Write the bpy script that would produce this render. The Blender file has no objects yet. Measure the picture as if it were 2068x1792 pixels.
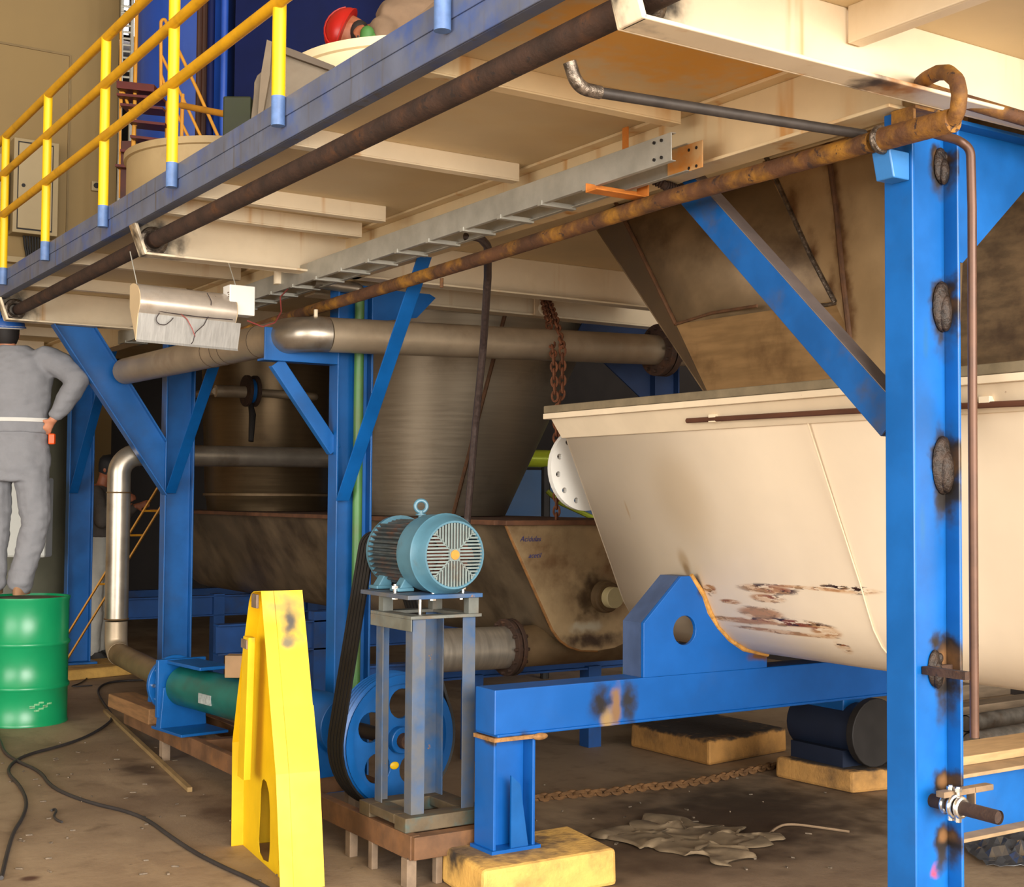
import bpy, bmesh, math, random
from mathutils import Vector, Matrix, noise as mnoise
random.seed(7)
sc = bpy.context.scene
COL = sc.collection
PI = math.pi
V = Vector

# ------------------------------------------------------------------ camera
FPX, CX, CY, CAMH = 2700.0, 1034.0, 896.0, 1.6
yaw, pitch, roll = (math.radians(a) for a in (33.0, 2.36, 0.41))
fw = V((math.sin(yaw)*math.cos(pitch), math.cos(yaw)*math.cos(pitch), math.sin(pitch)))
r0 = V((math.cos(yaw), -math.sin(yaw), 0)); u0 = r0.cross(fw)
rt = math.cos(roll)*r0 + math.sin(roll)*u0
up = math.cos(roll)*u0 - math.sin(roll)*r0
CAM = V((0, 0, CAMH))
cam = bpy.data.cameras.new('camera'); co = bpy.data.objects.new('camera', cam); COL.objects.link(co)
m = Matrix((rt, up, -fw)).transposed().to_4x4(); m.translation = CAM
co.matrix_world = m
cam.sensor_fit = 'HORIZONTAL'; cam.sensor_width = 36.0; cam.lens = FPX/2068*36.0
cam.clip_start = 0.05; cam.clip_end = 200
sc.camera = co

def at(px, py, X=None, Y=None, Z=None, D=None):
    """the point of the scene seen at a pixel of the photograph, on a plane X, Y, Z or at depth D"""
    d = fw + rt*((px-CX)/FPX) - up*((py-CY)/FPX)
    if X is not None: t = X/d.x
    elif Y is not None: t = Y/d.y
    elif Z is not None: t = (Z-CAMH)/d.z
    else: t = D
    return CAM + d*t
EW = V((math.cos(yaw), -math.sin(yaw), 0))      # across the view
EF = V((math.sin(yaw), math.cos(yaw), 0))       # into the view

# ------------------------------------------------------------------ materials
def lin(c):
    return tuple(((v/255)/12.92 if v/255 <= .04045 else ((v/255+.055)/1.055)**2.4) for v in c[:3])
MATS = {}
class NT:
    def __init__(s, name):
        s.m = bpy.data.materials.new(name); s.m.use_nodes = True
        s.t = s.m.node_tree; s.t.nodes.clear()
        s.out = s.n('ShaderNodeOutputMaterial'); s.b = s.n('ShaderNodeBsdfPrincipled')
        s.l(s.b.outputs[0], s.out.inputs[0])
        g = s.n('ShaderNodeNewGeometry'); s.pos = g.outputs['Position']
    def n(s, k): return s.t.nodes.new(k)
    def l(s, a, b): s.t.links.new(a, b)
    def vmath(s, op, a, b=None):
        q = s.n('ShaderNodeVectorMath'); q.operation = op
        for i, v in enumerate((a, b)):
            if v is None: continue
            if hasattr(v, 'links'): s.l(v, q.inputs[i])
            else: q.inputs[i].default_value = v
        return q.outputs['Value'] if op in ('LENGTH', 'DOT_PRODUCT') else q.outputs[0]
    def math(s, op, a, b=None):
        q = s.n('ShaderNodeMath'); q.operation = op
        for i, v in enumerate((a, b)):
            if v is None: continue
            if hasattr(v, 'links'): s.l(v, q.inputs[i])
            else: q.inputs[i].default_value = v
        return q.outputs[0]
    def noise(s, scale, detail=4, stretch=None, rough=.6, offs=0):
        v = s.pos
        if stretch: v = s.vmath('MULTIPLY', v, stretch)
        if offs: v = s.vmath('ADD', v, (offs, offs*.7, offs*1.3))
        q = s.n('ShaderNodeTexNoise'); q.inputs['Scale'].default_value = scale
        q.inputs['Detail'].default_value = detail; q.inputs['Roughness'].default_value = rough
        s.l(v, q.inputs['Vector']); return q.outputs['Fac']
    def ramp(s, v, a, b):
        q = s.n('ShaderNodeMapRange'); q.inputs[1].default_value = a; q.inputs[2].default_value = b
        q.interpolation_type = 'SMOOTHSTEP'
        s.l(v, q.inputs[0]); return q.outputs[0]
    def mix(s, fac, a, b):
        q = s.n('ShaderNodeMix'); q.data_type = 'RGBA'
        if hasattr(fac, 'links'): s.l(fac, q.inputs[0])
        else: q.inputs[0].default_value = fac
        for i, v in ((6, a), (7, b)):
            if hasattr(v, 'links'): s.l(v, q.inputs[i])
            else: q.inputs[i].default_value = (*v, 1)
        return q.outputs[2]
    def bump(s, h, strength, dist=.01):
        q = s.n('ShaderNodeBump'); q.inputs['Strength'].default_value = strength; q.inputs['Distance'].default_value = dist
        s.l(h, q.inputs['Height']); s.l(q.outputs[0], s.b.inputs['Normal'])

def M(name, col, rough=.5, metal=0.0, var=.12, vscale=5, chips=None, streaks=None, dirt=None, spots=(), bump=0, bscale=40, spec=.5, coat=0, stretch=None):
    """painted / bare surface: base colour with mottling, chips, drips, dirt blotches and stains at given places"""
    if name in MATS: return MATS[name]
    T = NT(name); c = lin(col)
    n1 = T.noise(vscale, 5, stretch)
    lo = tuple(v*(1-var) for v in c); hi = tuple(min(1, v*(1+var)) for v in c)
    cc = T.mix(T.ramp(n1, .3, .7), lo, hi)
    rr = None
    if dirt:
        dcol, a, sc_ = dirt
        cc = T.mix(T.math('MULTIPLY', T.ramp(T.noise(sc_, 6, offs=3.1), .62-a, .95-a), .85), cc, lin(dcol))
    if streaks:
        scol, a, sc_ = streaks
        f = T.math('MULTIPLY', T.ramp(T.noise(sc_, 3, (1, 1, .07), offs=5.7), .66-a, .86-a), T.ramp(T.noise(1.3, 2, offs=9.1), .4, .6))
        cc = T.mix(f, cc, lin(scol))
    if chips:
        ccol, a, sc_ = chips
        k = T.ramp(T.noise(sc_, 5, offs=1.7, rough=.7), .74-a, .78-a)
        cc = T.mix(k, cc, lin(ccol))
    if spots:
        nz = T.n('ShaderNodeTexNoise'); nz.inputs['Scale'].default_value = 14; nz.inputs['Detail'].default_value = 5
        T.l(T.pos, nz.inputs['Vector'])
        wob = T.vmath('SUBTRACT', nz.outputs['Color'], (.5, .5, .5))
        for (p, rad, scol, hard) in spots:
            v = T.vmath('SUBTRACT', T.pos, tuple(p)); v = T.vmath('DIVIDE', v, tuple(rad))
            v = T.vmath('ADD', v, T.vmath('MULTIPLY', wob, (1.3, 1.3, 1.3)))
            f = T.ramp(T.vmath('LENGTH', v), 1.0, 1.0-hard)
            cc = T.mix(f, cc, lin(scol))
    T.l(cc, T.b.inputs['Base Color'])
    T.b.inputs['Metallic'].default_value = metal
    rq = T.n('ShaderNodeMapRange'); rq.inputs[3].default_value = max(.03, rough-.1); rq.inputs[4].default_value = min(1, rough+.12)
    T.l(n1, rq.inputs[0]); T.l(rq.outputs[0], T.b.inputs['Roughness'])
    T.b.inputs['Specular IOR Level'].default_value = spec
    if coat: T.b.inputs['Coat Weight'].default_value = coat
    if bump: T.bump(T.noise(bscale, 4), bump)
    MATS[name] = T.m
    return T.m

# ------------------------------------------------------------------ mesh building
def frames(pts):
    n = len(pts); tg = []
    for i in range(n):
        a = pts[max(0, i-1)]; b = pts[min(n-1, i+1)]
        t = b-a
        if t.length < 1e-9: t = V((0, 0, 1))
        tg.append(t.normalized())
    ref = V((0, 0, 1)) if abs(tg[0].z) < .9 else V((0, 1, 0))
    u = tg[0].cross(ref).normalized(); out = []
    for i in range(n):
        if i:
            u = u - tg[i]*u.dot(tg[i])
            u = u.normalized() if u.length > 1e-6 else tg[i].orthogonal().normalized()
        out.append((tg[i], u, tg[i].cross(u).normalized()))
    return out
def fillet(pts, r, seg=6):
    pts = [V(p) for p in pts]; out = [pts[0]]
    for i in range(1, len(pts)-1):
        a, b, c = pts[i-1], pts[i], pts[i+1]
        d1 = (a-b).normalized(); d2 = (c-b).normalized(); ang = d1.angle(d2)
        if ang > PI-.02: out.append(b); continue
        q = min(r/math.tan(ang/2), (a-b).length*.49, (c-b).length*.49); rr = q*math.tan(ang/2)
        p1 = b+d1*q; p2 = b+d2*q; cen = b+(d1+d2).normalized()*(rr/math.sin(ang/2))
        v1 = p1-cen; v2 = p2-cen; tot = v1.angle(v2); ax = v1.cross(v2).normalized()
        for k in range(seg+1): out.append(cen + Matrix.Rotation(tot*k/seg, 3, ax) @ v1)
    out.append(pts[-1]); return out
class MB:
    def __init__(s): s.v = []; s.f = []
    def add(s, vs, fs):
        o = len(s.v); s.v += [V(p) for p in vs]; s.f += [tuple(i+o for i in f) for f in fs]; return s
    def hexa(s, p):     # 8 corners: bottom loop 0-3, top loop 4-7
        return s.add(p, [(3, 2, 1, 0), (4, 5, 6, 7), (0, 1, 5, 4), (1, 2, 6, 5), (2, 3, 7, 6), (3, 0, 4, 7)])
    def box(s, a, b):
        x0, x1 = sorted((a[0], b[0])); y0, y1 = sorted((a[1], b[1])); z0, z1 = sorted((a[2], b[2]))
        return s.hexa([(x0, y0, z0), (x1, y0, z0), (x1, y1, z0), (x0, y1, z0), (x0, y0, z1), (x1, y0, z1), (x1, y1, z1), (x0, y1, z1)])
    def obox(s, c, ax, ay, az):    # centre and three half-axis vectors
        c, ax, ay, az = V(c), V(ax), V(ay), V(az)
        return s.hexa([c-ax-ay-az, c+ax-ay-az, c+ax+ay-az, c-ax+ay-az, c-ax-ay+az, c+ax-ay+az, c+ax+ay+az, c-ax+ay+az])
    def prism(s, poly, d):          # planar 3-D polygon extruded by a vector
        d = V(d); n = len(poly); p = [V(q) for q in poly]
        return s.add(p+[q+d for q in p], [tuple(range(n))[::-1], tuple(range(n, 2*n))]+[(i, (i+1) % n, n+(i+1) % n, n+i) for i in range(n)])
    def section(s, p0, p1, upv, sec):   # 2-D section (side, up) swept from p0 to p1
        p0, p1 = V(p0), V(p1); t = (p1-p0).normalized(); sd = t.cross(V(upv)).normalized(); uu = sd.cross(t)
        return s.prism([p0+sd*a+uu*b for a, b in sec], p1-p0)
    def hbeam(s, p0, p1, upv, h, b, tf=.012, tw=.008):
        H, B, W = h/2, b/2, tw/2
        for z0, z1, w in ((-H, -H+tf, B), (H-tf, H, B), (-H+tf, H-tf, W)):
            s.section(p0, p1, upv, [(-w, z0), (w, z0), (w, z1), (-w, z1)])
        return s
    def channel(s, p0, p1, upv, h, b, t=.01, side=1):
        H = h/2
        for x0, x1, z0, z1 in ((0, t, -H, H), (t, b, -H, -H+t), (t, b, H-t, H)):
            a0, a1 = sorted((x0*side, x1*side))
            s.section(p0, p1, upv, [(a0, z0), (a1, z0), (a1, z1), (a0, z1)])
        return s
    def angle(s, p0, p1, upv, a, b, t=.008, sx=1, sz=1):
        for x0, x1, z0, z1 in ((0, a, 0, t), (0, t, t, b)):
            q0, q1 = sorted((x0*sx, x1*sx)); w0, w1 = sorted((z0*sz, z1*sz))
            s.section(p0, p1, upv, [(q0, w0), (q1, w0), (q1, w1), (q0, w1)])
        return s
    def tube(s, pts, r, n=12, caps=True, open_t=0):
        pts = [V(p) for p in pts]; fr = frames(pts); rs = r if isinstance(r, (list, tuple)) else [r]*len(pts)
        o = []
        for p, (t, u, w), q in zip(pts, fr, rs):
            for k in range(n):
                a = 2*PI*k/n; o.append(p+(u*math.cos(a)+w*math.sin(a))*q)
        fs = []
        for i in range(len(pts)-1):
            for k in range(n):
                k2 = (k+1) % n; fs.append((i*n+k, i*n+k2, (i+1)*n+k2, (i+1)*n+k))
        if caps:
            fs.append(tuple(range(n))[::-1]); b = (len(pts)-1)*n; fs.append(tuple(range(b, b+n)))
        return s.add(o, fs)
    def lathe(s, c, axis, prof, n=32, a0=0, a1=2*PI, ref=None):   # prof: (along, radius)
        c = V(c); ax = V(axis).normalized(); u = (V(ref) - ax*V(ref).dot(ax)).normalized() if ref else ax.orthogonal().normalized(); w = ax.cross(u)
        full = abs(a1-a0-2*PI) < 1e-6; k = n if full else n+1; o = []
        for h, r in prof:
            for i in range(k):
                a = a0+(a1-a0)*i/n; o.append(c+ax*h+(u*math.cos(a)+w*math.sin(a))*r)
        fs = []
        for j in range(len(prof)-1):
            for i in range(n):
                i2 = (i+1) % k if full else i+1
                fs.append((j*k+i, j*k+i2, (j+1)*k+i2, (j+1)*k+i))
        return s.add(o, fs)
    def cyl(s, p0, p1, r, n=20): return s.tube([p0, p1], r, n)
    def loft(s, rings, cap=True, closed=True):
        n = len(rings[0]); o = [V(p) for rg in rings for p in rg]; fs = []
        for j in range(len(rings)-1):
            for i in range(n if closed else n-1):
                i2 = (i+1) % n; fs.append((j*n+i, j*n+i2, (j+1)*n+i2, (j+1)*n+i))
        if cap and closed:
            fs.append(tuple(range(n))[::-1]); b = (len(rings)-1)*n; fs.append(tuple(range(b, b+n)))
        return s.add(o, fs)
    def sphere(s, c, r, n=14, m=9, sx=1, sy=1, sz=1):
        rings = []
        for j in range(m+1):
            ph = -PI/2+PI*(j+.02)/(m+.04)
            rings.append([V(c)+V((math.cos(2*PI*i/n)*math.cos(ph)*r*sx, math.sin(2*PI*i/n)*math.cos(ph)*r*sy, math.sin(ph)*r*sz)) for i in range(n)])
        return s.loft(rings)
    def torus(s, c, axis, R, r, n=20, k=8, a0=0, a1=2*PI):
        ax = V(axis).normalized(); u = ax.orthogonal().normalized(); w = ax.cross(u)
        full = abs(a1-a0-2*PI) < 1e-6; rings = []
        for i in range(n+(0 if full else 1)):
            a = a0+(a1-a0)*i/n; d = u*math.cos(a)+w*math.sin(a)
            rings.append([V(c)+d*(R+r*math.cos(2*PI*j/k))+ax*(r*math.sin(2*PI*j/k)) for j in range(k)])
        if full: rings.append(rings[0]); return s.loft(rings, cap=False)
        return s.loft(rings)
    def mesh(s, name, off=None, fix=True, weld=True):
        me = bpy.data.meshes.new(name)
        me.from_pydata([p-off if off else p for p in s.v], [], s.f); me.update()
        if fix:
            b = bmesh.new(); b.from_mesh(me)
            if weld: bmesh.ops.remove_doubles(b, verts=b.verts, dist=1e-5)
            bmesh.ops.recalc_face_normals(b, faces=b.faces); b.to_mesh(me); b.free()
        return me
    def build(s, name, mat, parent=None, smooth=True, bevel=0, angle=35, solid=0, loc=None, fix=True):
        off = WORLD[parent.name] if parent else (V(loc) if loc else V((0, 0, 0)))
        me = s.mesh(name, off, fix, not bevel); me.materials.append(mat)
        if smooth:
            me.polygons.foreach_set('use_smooth', [True]*len(me.polygons)); me.set_sharp_from_angle(angle=math.radians(angle))
        o = bpy.data.objects.new(name, me); COL.objects.link(o)
        if parent: o.parent = parent; WORLD[o.name] = WORLD[parent.name]
        else: o.location = off; WORLD[o.name] = off
        if solid:
            q = o.modifiers.new('solid', 'SOLIDIFY'); q.thickness = solid; q.offset = -1
        if bevel:
            q = o.modifiers.new('bevel', 'BEVEL'); q.width = bevel; q.segments = 2; q.limit_method = 'ANGLE'; q.angle_limit = math.radians(40)
        return o
WORLD = {}
def thing(name, label, cat, loc=(0, 0, 0), group=None):
    o = bpy.data.objects.new(name, None); COL.objects.link(o); o.location = V(loc); o.empty_display_size = .1
    WORLD[o.name] = V(loc)
    return tag(o, label, cat, group)
def tag(o, label, cat, group=None, kind=None):
    o['label'] = label; o['category'] = cat
    if group: o['group'] = group
    if kind: o['kind'] = kind
    return o
def struct(o): o['kind'] = 'structure'; return o
def lab(o, label): o['label'] = label; return o
def move_copy(root, delta, label=None):
    r = root.copy(); COL.objects.link(r); r.location = root.location+V(delta)
    if label: r['label'] = label
    for ch in root.children:
        c = ch.copy(); COL.objects.link(c); c.parent = r
        for g in ch.children:
            d = g.copy(); COL.objects.link(d); d.parent = c
    return r

# ------------------------------------------------------------------ palette
BLUE = (4, 84, 152); CREAM = (228, 210, 180)
mBlue = M('blue_paint', BLUE, .38, var=.16, vscale=4, dirt=((30, 72, 120), .10, 3), chips=((66, 62, 56), .0, 26))
mCream = M('cream_paint', CREAM, .5, var=.05, vscale=3, streaks=((196, 140, 62), .10, 9), dirt=((196, 172, 132), .06, 2), chips=((150, 100, 48), .0, 22))
mCreamRust = M('cream_paint_rusty', (224, 200, 158), .5, var=.06, vscale=3, streaks=((198, 136, 56), .14, 8), dirt=((212, 164, 84), .08, 2.2), chips=((140, 88, 36), .0, 22))
mTrough = M('trough_cream', (222, 201, 174), .42, var=.03, vscale=2)
mYellow = M('yellow_paint', (226, 180, 10), .45, var=.06, vscale=6, chips=((120, 92, 40), .0, 30))
mRail = M('yellow_rail_paint', (206, 150, 14), .42, var=.1, vscale=9, dirt=((150, 104, 22), .10, 9), chips=((92, 64, 36), .02, 40))
mRust = M('rust_brown', (56, 36, 24), .8, var=.35, vscale=9, dirt=((110, 66, 28), .08, 8), chips=((40, 28, 22), .14, 24), bump=.4)
mRustY = M('rust_orange', (84, 52, 28), .75, var=.3, vscale=8, dirt=((176, 122, 30), .2, 7), chips=((58, 38, 28), .14, 18), bump=.4)
mScale = M('scaled_steel', (62, 55, 50), .55, .45, var=.25, vscale=12)
mSteel = M('stainless_brushed', (150, 138, 118), .36, .85, var=.2, vscale=3, stretch=(1, 1, 14), dirt=((88, 66, 42), .12, 2))
mPipeS = M('stainless_pipe', (168, 158, 144), .33, .8, var=.14, vscale=5, dirt=((110, 86, 60), .1, 4))
mDull = M('dull_stainless', (168, 150, 126), .45, .55, var=.14, vscale=4, dirt=((110, 82, 54), .08, 2.2))
mPlate = M('stained_plate', (120, 98, 70), .55, .45, var=.25, vscale=3, dirt=((86, 56, 30), .18, 3))
mGalv = M('galvanised', (176, 174, 164), .45, .45, var=.12, vscale=9, dirt=((186, 150, 100), .05, 4))
mBright = M('bright_steel', (225, 222, 215), .22, .95, var=.15, vscale=30)
mDark = M('dark_iron', (34, 30, 28), .6, .2, var=.3)
mWeld = M('weld_metal', (108, 96, 84), .38, .75, var=.5, vscale=40, bump=.5, bscale=60)
mBlack = M('black_rubber', (26, 24, 23), .6, var=.2)
mTeal = M('teal_paint', (74, 116, 134), .4, var=.12, vscale=8, dirt=((84, 78, 66), .06, 9), chips=((110, 86, 60), .02, 40))
mTealFin = M('teal_fins_rusty', (58, 66, 68), .6, var=.25, vscale=14, dirt=((96, 58, 36), .18, 9))
mStand = M('stand_blue_worn', (36, 78, 122), .5, var=.2, vscale=6, dirt=((96, 92, 84), .3, 4), chips=((140, 96, 44), .06, 14))
mConc = M('yellow_concrete', (204, 160, 84), .85, var=.12, vscale=9, dirt=((108, 84, 54), .16, 4), bump=.5)
mWood = M('timber', (128, 92, 56), .8, var=.25, vscale=6, stretch=(6, .6, 6))
mGreenD = M('drum_green', (16, 142, 88), .3, var=.06, vscale=4, chips=((60, 84, 60), .02, 40), spec=.6)
mGreenP = M('pump_green', (18, 92, 84), .35, var=.2, vscale=6, dirt=((60, 62, 54), .1, 6))
mSkin = M('skin', (186, 124, 92), .55, var=.06, vscale=20)
mSkinD = M('skin_tan', (150, 88, 60), .55, var=.06, vscale=20)
mHair = M('dark_hair', (28, 22, 20), .7)
mGreyCl = M('grey_cloth', (128, 128, 132), .9, var=.05, vscale=12, bump=.35, bscale=18)
mBrownCl = M('brown_grey_cloth', (88, 80, 74), .9, var=.12, vscale=12, bump=.3, bscale=18)
mTanCl = M('tan_cloth', (112, 90, 70), .9, var=.1, vscale=10, bump=.3, bscale=18)
mWhiteCl = M('pale_cloth', (196, 192, 182), .9, var=.06, vscale=6, bump=.35, bscale=14)
mWhite = M('white_enamel', (222, 218, 210), .4, var=.03)
mOrange = M('orange_plastic', (250, 84, 18), .4)
mRed = M('red_plastic', (158, 22, 16), .35, var=.08)
mRedSt = M('red_stair_paint', (84, 16, 8), .5, var=.2)
mGreen = M('green_rubber', (58, 104, 46), .6, var=.15)
mNavy = M('navy_paint', (12, 22, 66), .6, var=.15, vscale=2, spec=.15)
mBlueS = M('silo_blue', (34, 72, 160), .35, var=.1, vscale=2)
mTan = M('tan_wall_paint', (142, 117, 74), .7, var=.04, vscale=1.5)
mGreyTank = M('grey_green_tank', (112, 112, 96), .5, var=.1, vscale=3)
# ------------------------------------------------------------------ setting
def floor_mat():
    T = NT('floor_concrete')
    n1 = T.noise(.7, 6); n2 = T.noise(5, 6, offs=4); n3 = T.noise(22, 5, offs=8, rough=.7)
    c = T.mix(T.ramp(n1, .32, .68), lin((124, 103, 82)), lin((160, 138, 112)))
    c = T.mix(T.math('MULTIPLY', T.ramp(n2, .5, .78), .6), c, lin((84, 64, 48)))
    c = T.mix(T.math('MULTIPLY', T.ramp(T.noise(2.2, 5, (1, .35, 1), offs=12), .56, .7), .55), c, lin((168, 146, 118)))
    c = T.mix(T.math('MULTIPLY', T.ramp(n3, .66, .72), .5), c, lin((60, 48, 40)))
    for (p, r, col, h) in ((at(285, 1555, Z=0), (.18, .55, .1), (58, 40, 32), .9), (at(480, 1640, Z=0), (.3, .5, .1), (70, 46, 30), .9), (at(60, 1775, Z=0), (.06, .06, .1), (64, 26, 20), .7),
                           (at(1500, 1620, Z=0), (1.3, 1.0, .1), (40, 30, 24), .95), (at(1450, 1690, Z=0), (1.8, .8, .1), (64, 47, 35), .9)):  # both spots put the shade under the trough into the floor colour
        v = T.vmath('DIVIDE', T.vmath('SUBTRACT', T.pos, tuple(p)), r)
        nz = T.n('ShaderNodeTexNoise'); nz.inputs['Scale'].default_value = 6; T.l(T.pos, nz.inputs['Vector'])
        v = T.vmath('ADD', v, T.vmath('SUBTRACT', nz.outputs['Color'], (.5, .5, .5)))
        c = T.mix(T.math('MULTIPLY', T.ramp(T.vmath('LENGTH', v), 1.0, 1-h), .85), c, lin(col))
    T.l(c, T.b.inputs['Base Color']); T.b.inputs['Roughness'].default_value = .62
    T.b.inputs['Specular IOR Level'].default_value = .35
    T.bump(n3, .25, .01)
    return T.m
mFloor = floor_mat()
struct(MB().box((-16, -18, -.2), (12, 18, 0)).build('floor', mFloor, smooth=False))
mWall = M('hall_wall', (150, 132, 100), .8, var=.05)
mWallD = M('hall_wall_dark', (58, 52, 50), .8, var=.1)
struct(MB().box((-9, 17.2, 0), (10, 17.5, 9)).build('wall_back', mWallD, smooth=False))
struct(MB().box((9.6, -6, 0), (9.9, 17.2, 9)).build('wall_right', mWallD, smooth=False))
struct(MB().box((-9, -6, 9), (10, 17.5, 9.3)).build('ceiling', mWall, smooth=False))
xe = at(237, 250, Y=15.0).x
b = MB().box((-9, 15.0, 0), (xe, 15.18, 8.9))
struct(b.build('wall_partition', mTan, smooth=False))
struct(MB().box((-9.3, -6, 0), (-9, 15.18, 9)).build('wall_left', mWall, smooth=False))  # unseen left wall, added to cut the fill light from that side
# joints of the partition panels
zj = at(60, 97, Y=15.0).z; xj = at(140, 110, Y=15.0).x
mJoint = M('panel_joint', (132, 110, 74), .8)
struct(MB().box((-9, 14.985, zj-.012), (xj, 15.0, zj+.012)).build('trim_1', mJoint, smooth=False))
struct(MB().box((xj, 14.985, 0), (xj+.02, 15.0, zj)).build('trim_2', mJoint, smooth=False))
# lit window far behind the stair
def emis(name, col, s):
    T = NT(name); T.b.inputs['Emission Color'].default_value = (*lin(col), 1); T.b.inputs['Emission Strength'].default_value = s
    T.b.inputs['Base Color'].default_value = (.8, .8, .8, 1); return T.m
w0, w1 = at(240, 78, Y=17.15), at(282, -60, Y=17.15)
w = MB().box((w0.x, 17.1, w0.z), (w1.x, 17.18, w1.z)).build('window_1', emis('window_daylight', (250, 250, 255), 5), smooth=False); struct(w)
mb = MB()
for k in range(4):
    z = w0.z+(w1.z-w0.z)*k/3; mb.box((w0.x-.04, 17.04, z-.03), (w1.x+.04, 17.1, z+.03))
for x in (w0.x, (w0.x+w1.x)/2, w1.x): mb.box((x-.03, 17.04, w0.z), (x+.03, 17.1, w1.z))
WORLD[w.name] = V((0, 0, 0))
mb.build('window_frame', mDark, w, smooth=False)

# ------------------------------------------------------------------ platform
XF = 2.0; ZB = 2.80; ZD = 3.03
def burn(p, r): return (p, r, (28, 22, 18), .75)
pipeY = [2.69, 6.62, 9.62]
mBeamBurn = M('cream_paint_burnt', CREAM, .5, var=.05, vscale=3, streaks=((196, 140, 62), .10, 9), dirt=((196, 172, 132), .06, 2), chips=((150, 100, 48), .0, 22),
    spots=[burn((2.13, 2.67, 2.93), (.2, .12, .16)), burn((2.12, 6.6, 2.9), (.26, .16, .17)), burn((2.14, 9.6, 2.9), (.2, .16, .16)),
           ((3.02, 2.62, 2.815), (.16, .12, .06), (176, 112, 40), .9), ((2.93, 2.63, 2.81), (.10, .10, .05), (70, 60, 56), .8)])
mEdge = M('edge_beam_faded_blue', (92, 98, 116), .5, var=.14, vscale=6, dirt=((48, 80, 146), .18, 5), streaks=((84, 80, 78), .12, 24), chips=((56, 90, 170), .05, 12))
pl = thing('mezzanine_platform', 'cream underside steel platform deck edged with a faded blue channel, overhead', 'platform', (XF, 6, ZB))
HY = (1.0, 13.9)
mb = MB().box((XF+.02, HY[0], ZD), (6.6, HY[1], ZD+.012))
mDeckU = M('deck_plate_underside', (206, 184, 144), .55, var=.06, vscale=2, dirt=((196, 158, 96), .08, 1.5),
    spots=[((2.75, 3.25, 3.03), (.95, .42, .2), (224, 164, 66), .9), ((2.40, 3.15, 3.03), (.4, .25, .2), (226, 168, 74), .8), ((2.95, 3.1, 3.03), (.25, .12, .2), (226, 190, 130), .6)])
mb.build('deck_plate', mDeckU, pl, smooth=False)
mb = MB().channel((XF, HY[0], 2.995), (XF, HY[1], 2.995), (0, 0, 1), .09, .06, .008, 1)
mb.build('edge_channel', mEdge, pl, smooth=False, bevel=.003)
MB().box((XF-.004, HY[0], 3.040), (XF+.004, HY[1], 3.112)).build('toe_board', mEdge, pl, smooth=False, bevel=.002)
for k, y in enumerate((3.67, 4.73, 5.80)):
    mb = MB().angle((XF+.06, y, 2.953), (3.10 if k < 2 else 3.02, y, 2.953), (0, 0, 1), .055, .077, .007, -1, 1)
    mb.build('joist', mCreamRust if k == 0 else mCream, pl, smooth=False, bevel=.002)
for y in (6.22, 7.9, 8.9, 10.5, 11.7, 12.8, 1.6):
    MB().angle((XF+.06, y, 2.953), (3.1, y, 2.953), (0, 0, 1), .055, .077, .007, -1, 1).build('joist', mCream, pl, smooth=False, bevel=.002)
# transverse channels carried by the columns; chamfered free end
for k, y in enumerate((2.68, 6.62, 9.62)):
    x0, x1 = (2.06, 3.86 if k == 0 else 5.6)
    t = .012; yf = y-.10
    mb = MB()
    # web with chamfered end
    poly = [(2.015, y, 2.95), (x0, y, ZB), (x1, y, ZB), (x1, y, ZD), (2.015, y, ZD)]
    mb.prism(poly, (0, t, 0))
    mb.box((x0, yf, ZB), (x1, y, ZB+t))
    mb.prism([(2.0, yf, 2.955), (x0-.004, yf, ZB), (x0+.012, yf, ZB), (2.018, yf, 2.955)], (0, .10, 0))
    cb = mb.build('cross_channel', mBeamBurn, pl, smooth=False, bevel=.004)
    wl = MB().torus((2.125, y-.012, 2.885), (0, 1, 0), .055, .02, 20, 8)
    wl.build('weld_ring', mWeld, cb)
# longitudinal girder over the column row
MB().channel((2.88, 1.0, 2.975), (2.88, 2.67, 2.975), (0, 0, 1), .11, .06, .01, 1).build('joist', mCream, pl, smooth=False, bevel=.003)
for (ya, yb) in ((2.75, 13.9),):
    MB().hbeam((3.205, ya, 2.915), (3.205, yb, 2.915), (0, 0, 1), .23, .12, .012, .01).build('longitudinal_girder', mCreamRust if ya > 0 else mCream, pl, smooth=False, bevel=.003)
# floor beams deeper in
for y in (7.25, 10.0):
    MB().hbeam((3.27, y, 2.915), (6.5, y, 2.915), (0, 0, 1), .23 if y != 7.25 else .25, .14, .014, .01).build('floor_beam', mCream, pl, smooth=False, bevel=.003)
lug = at(1092, 558, Y=7.17)
MB().box((lug.x-.05, 7.165, 2.79), (lug.x+.05, 7.18, 2.95)).torus((lug.x, 7.12, 2.83), (.3, 1, 0), .035, .012).build('lifting_lug', mCream, pl, bevel=.004)
# hanging angle below far edge

MB().cyl((2.93, 6.9, 2.78), (2.93, 6.9, 3.03), .03).build('drain_stub', mCream, pl)

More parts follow.
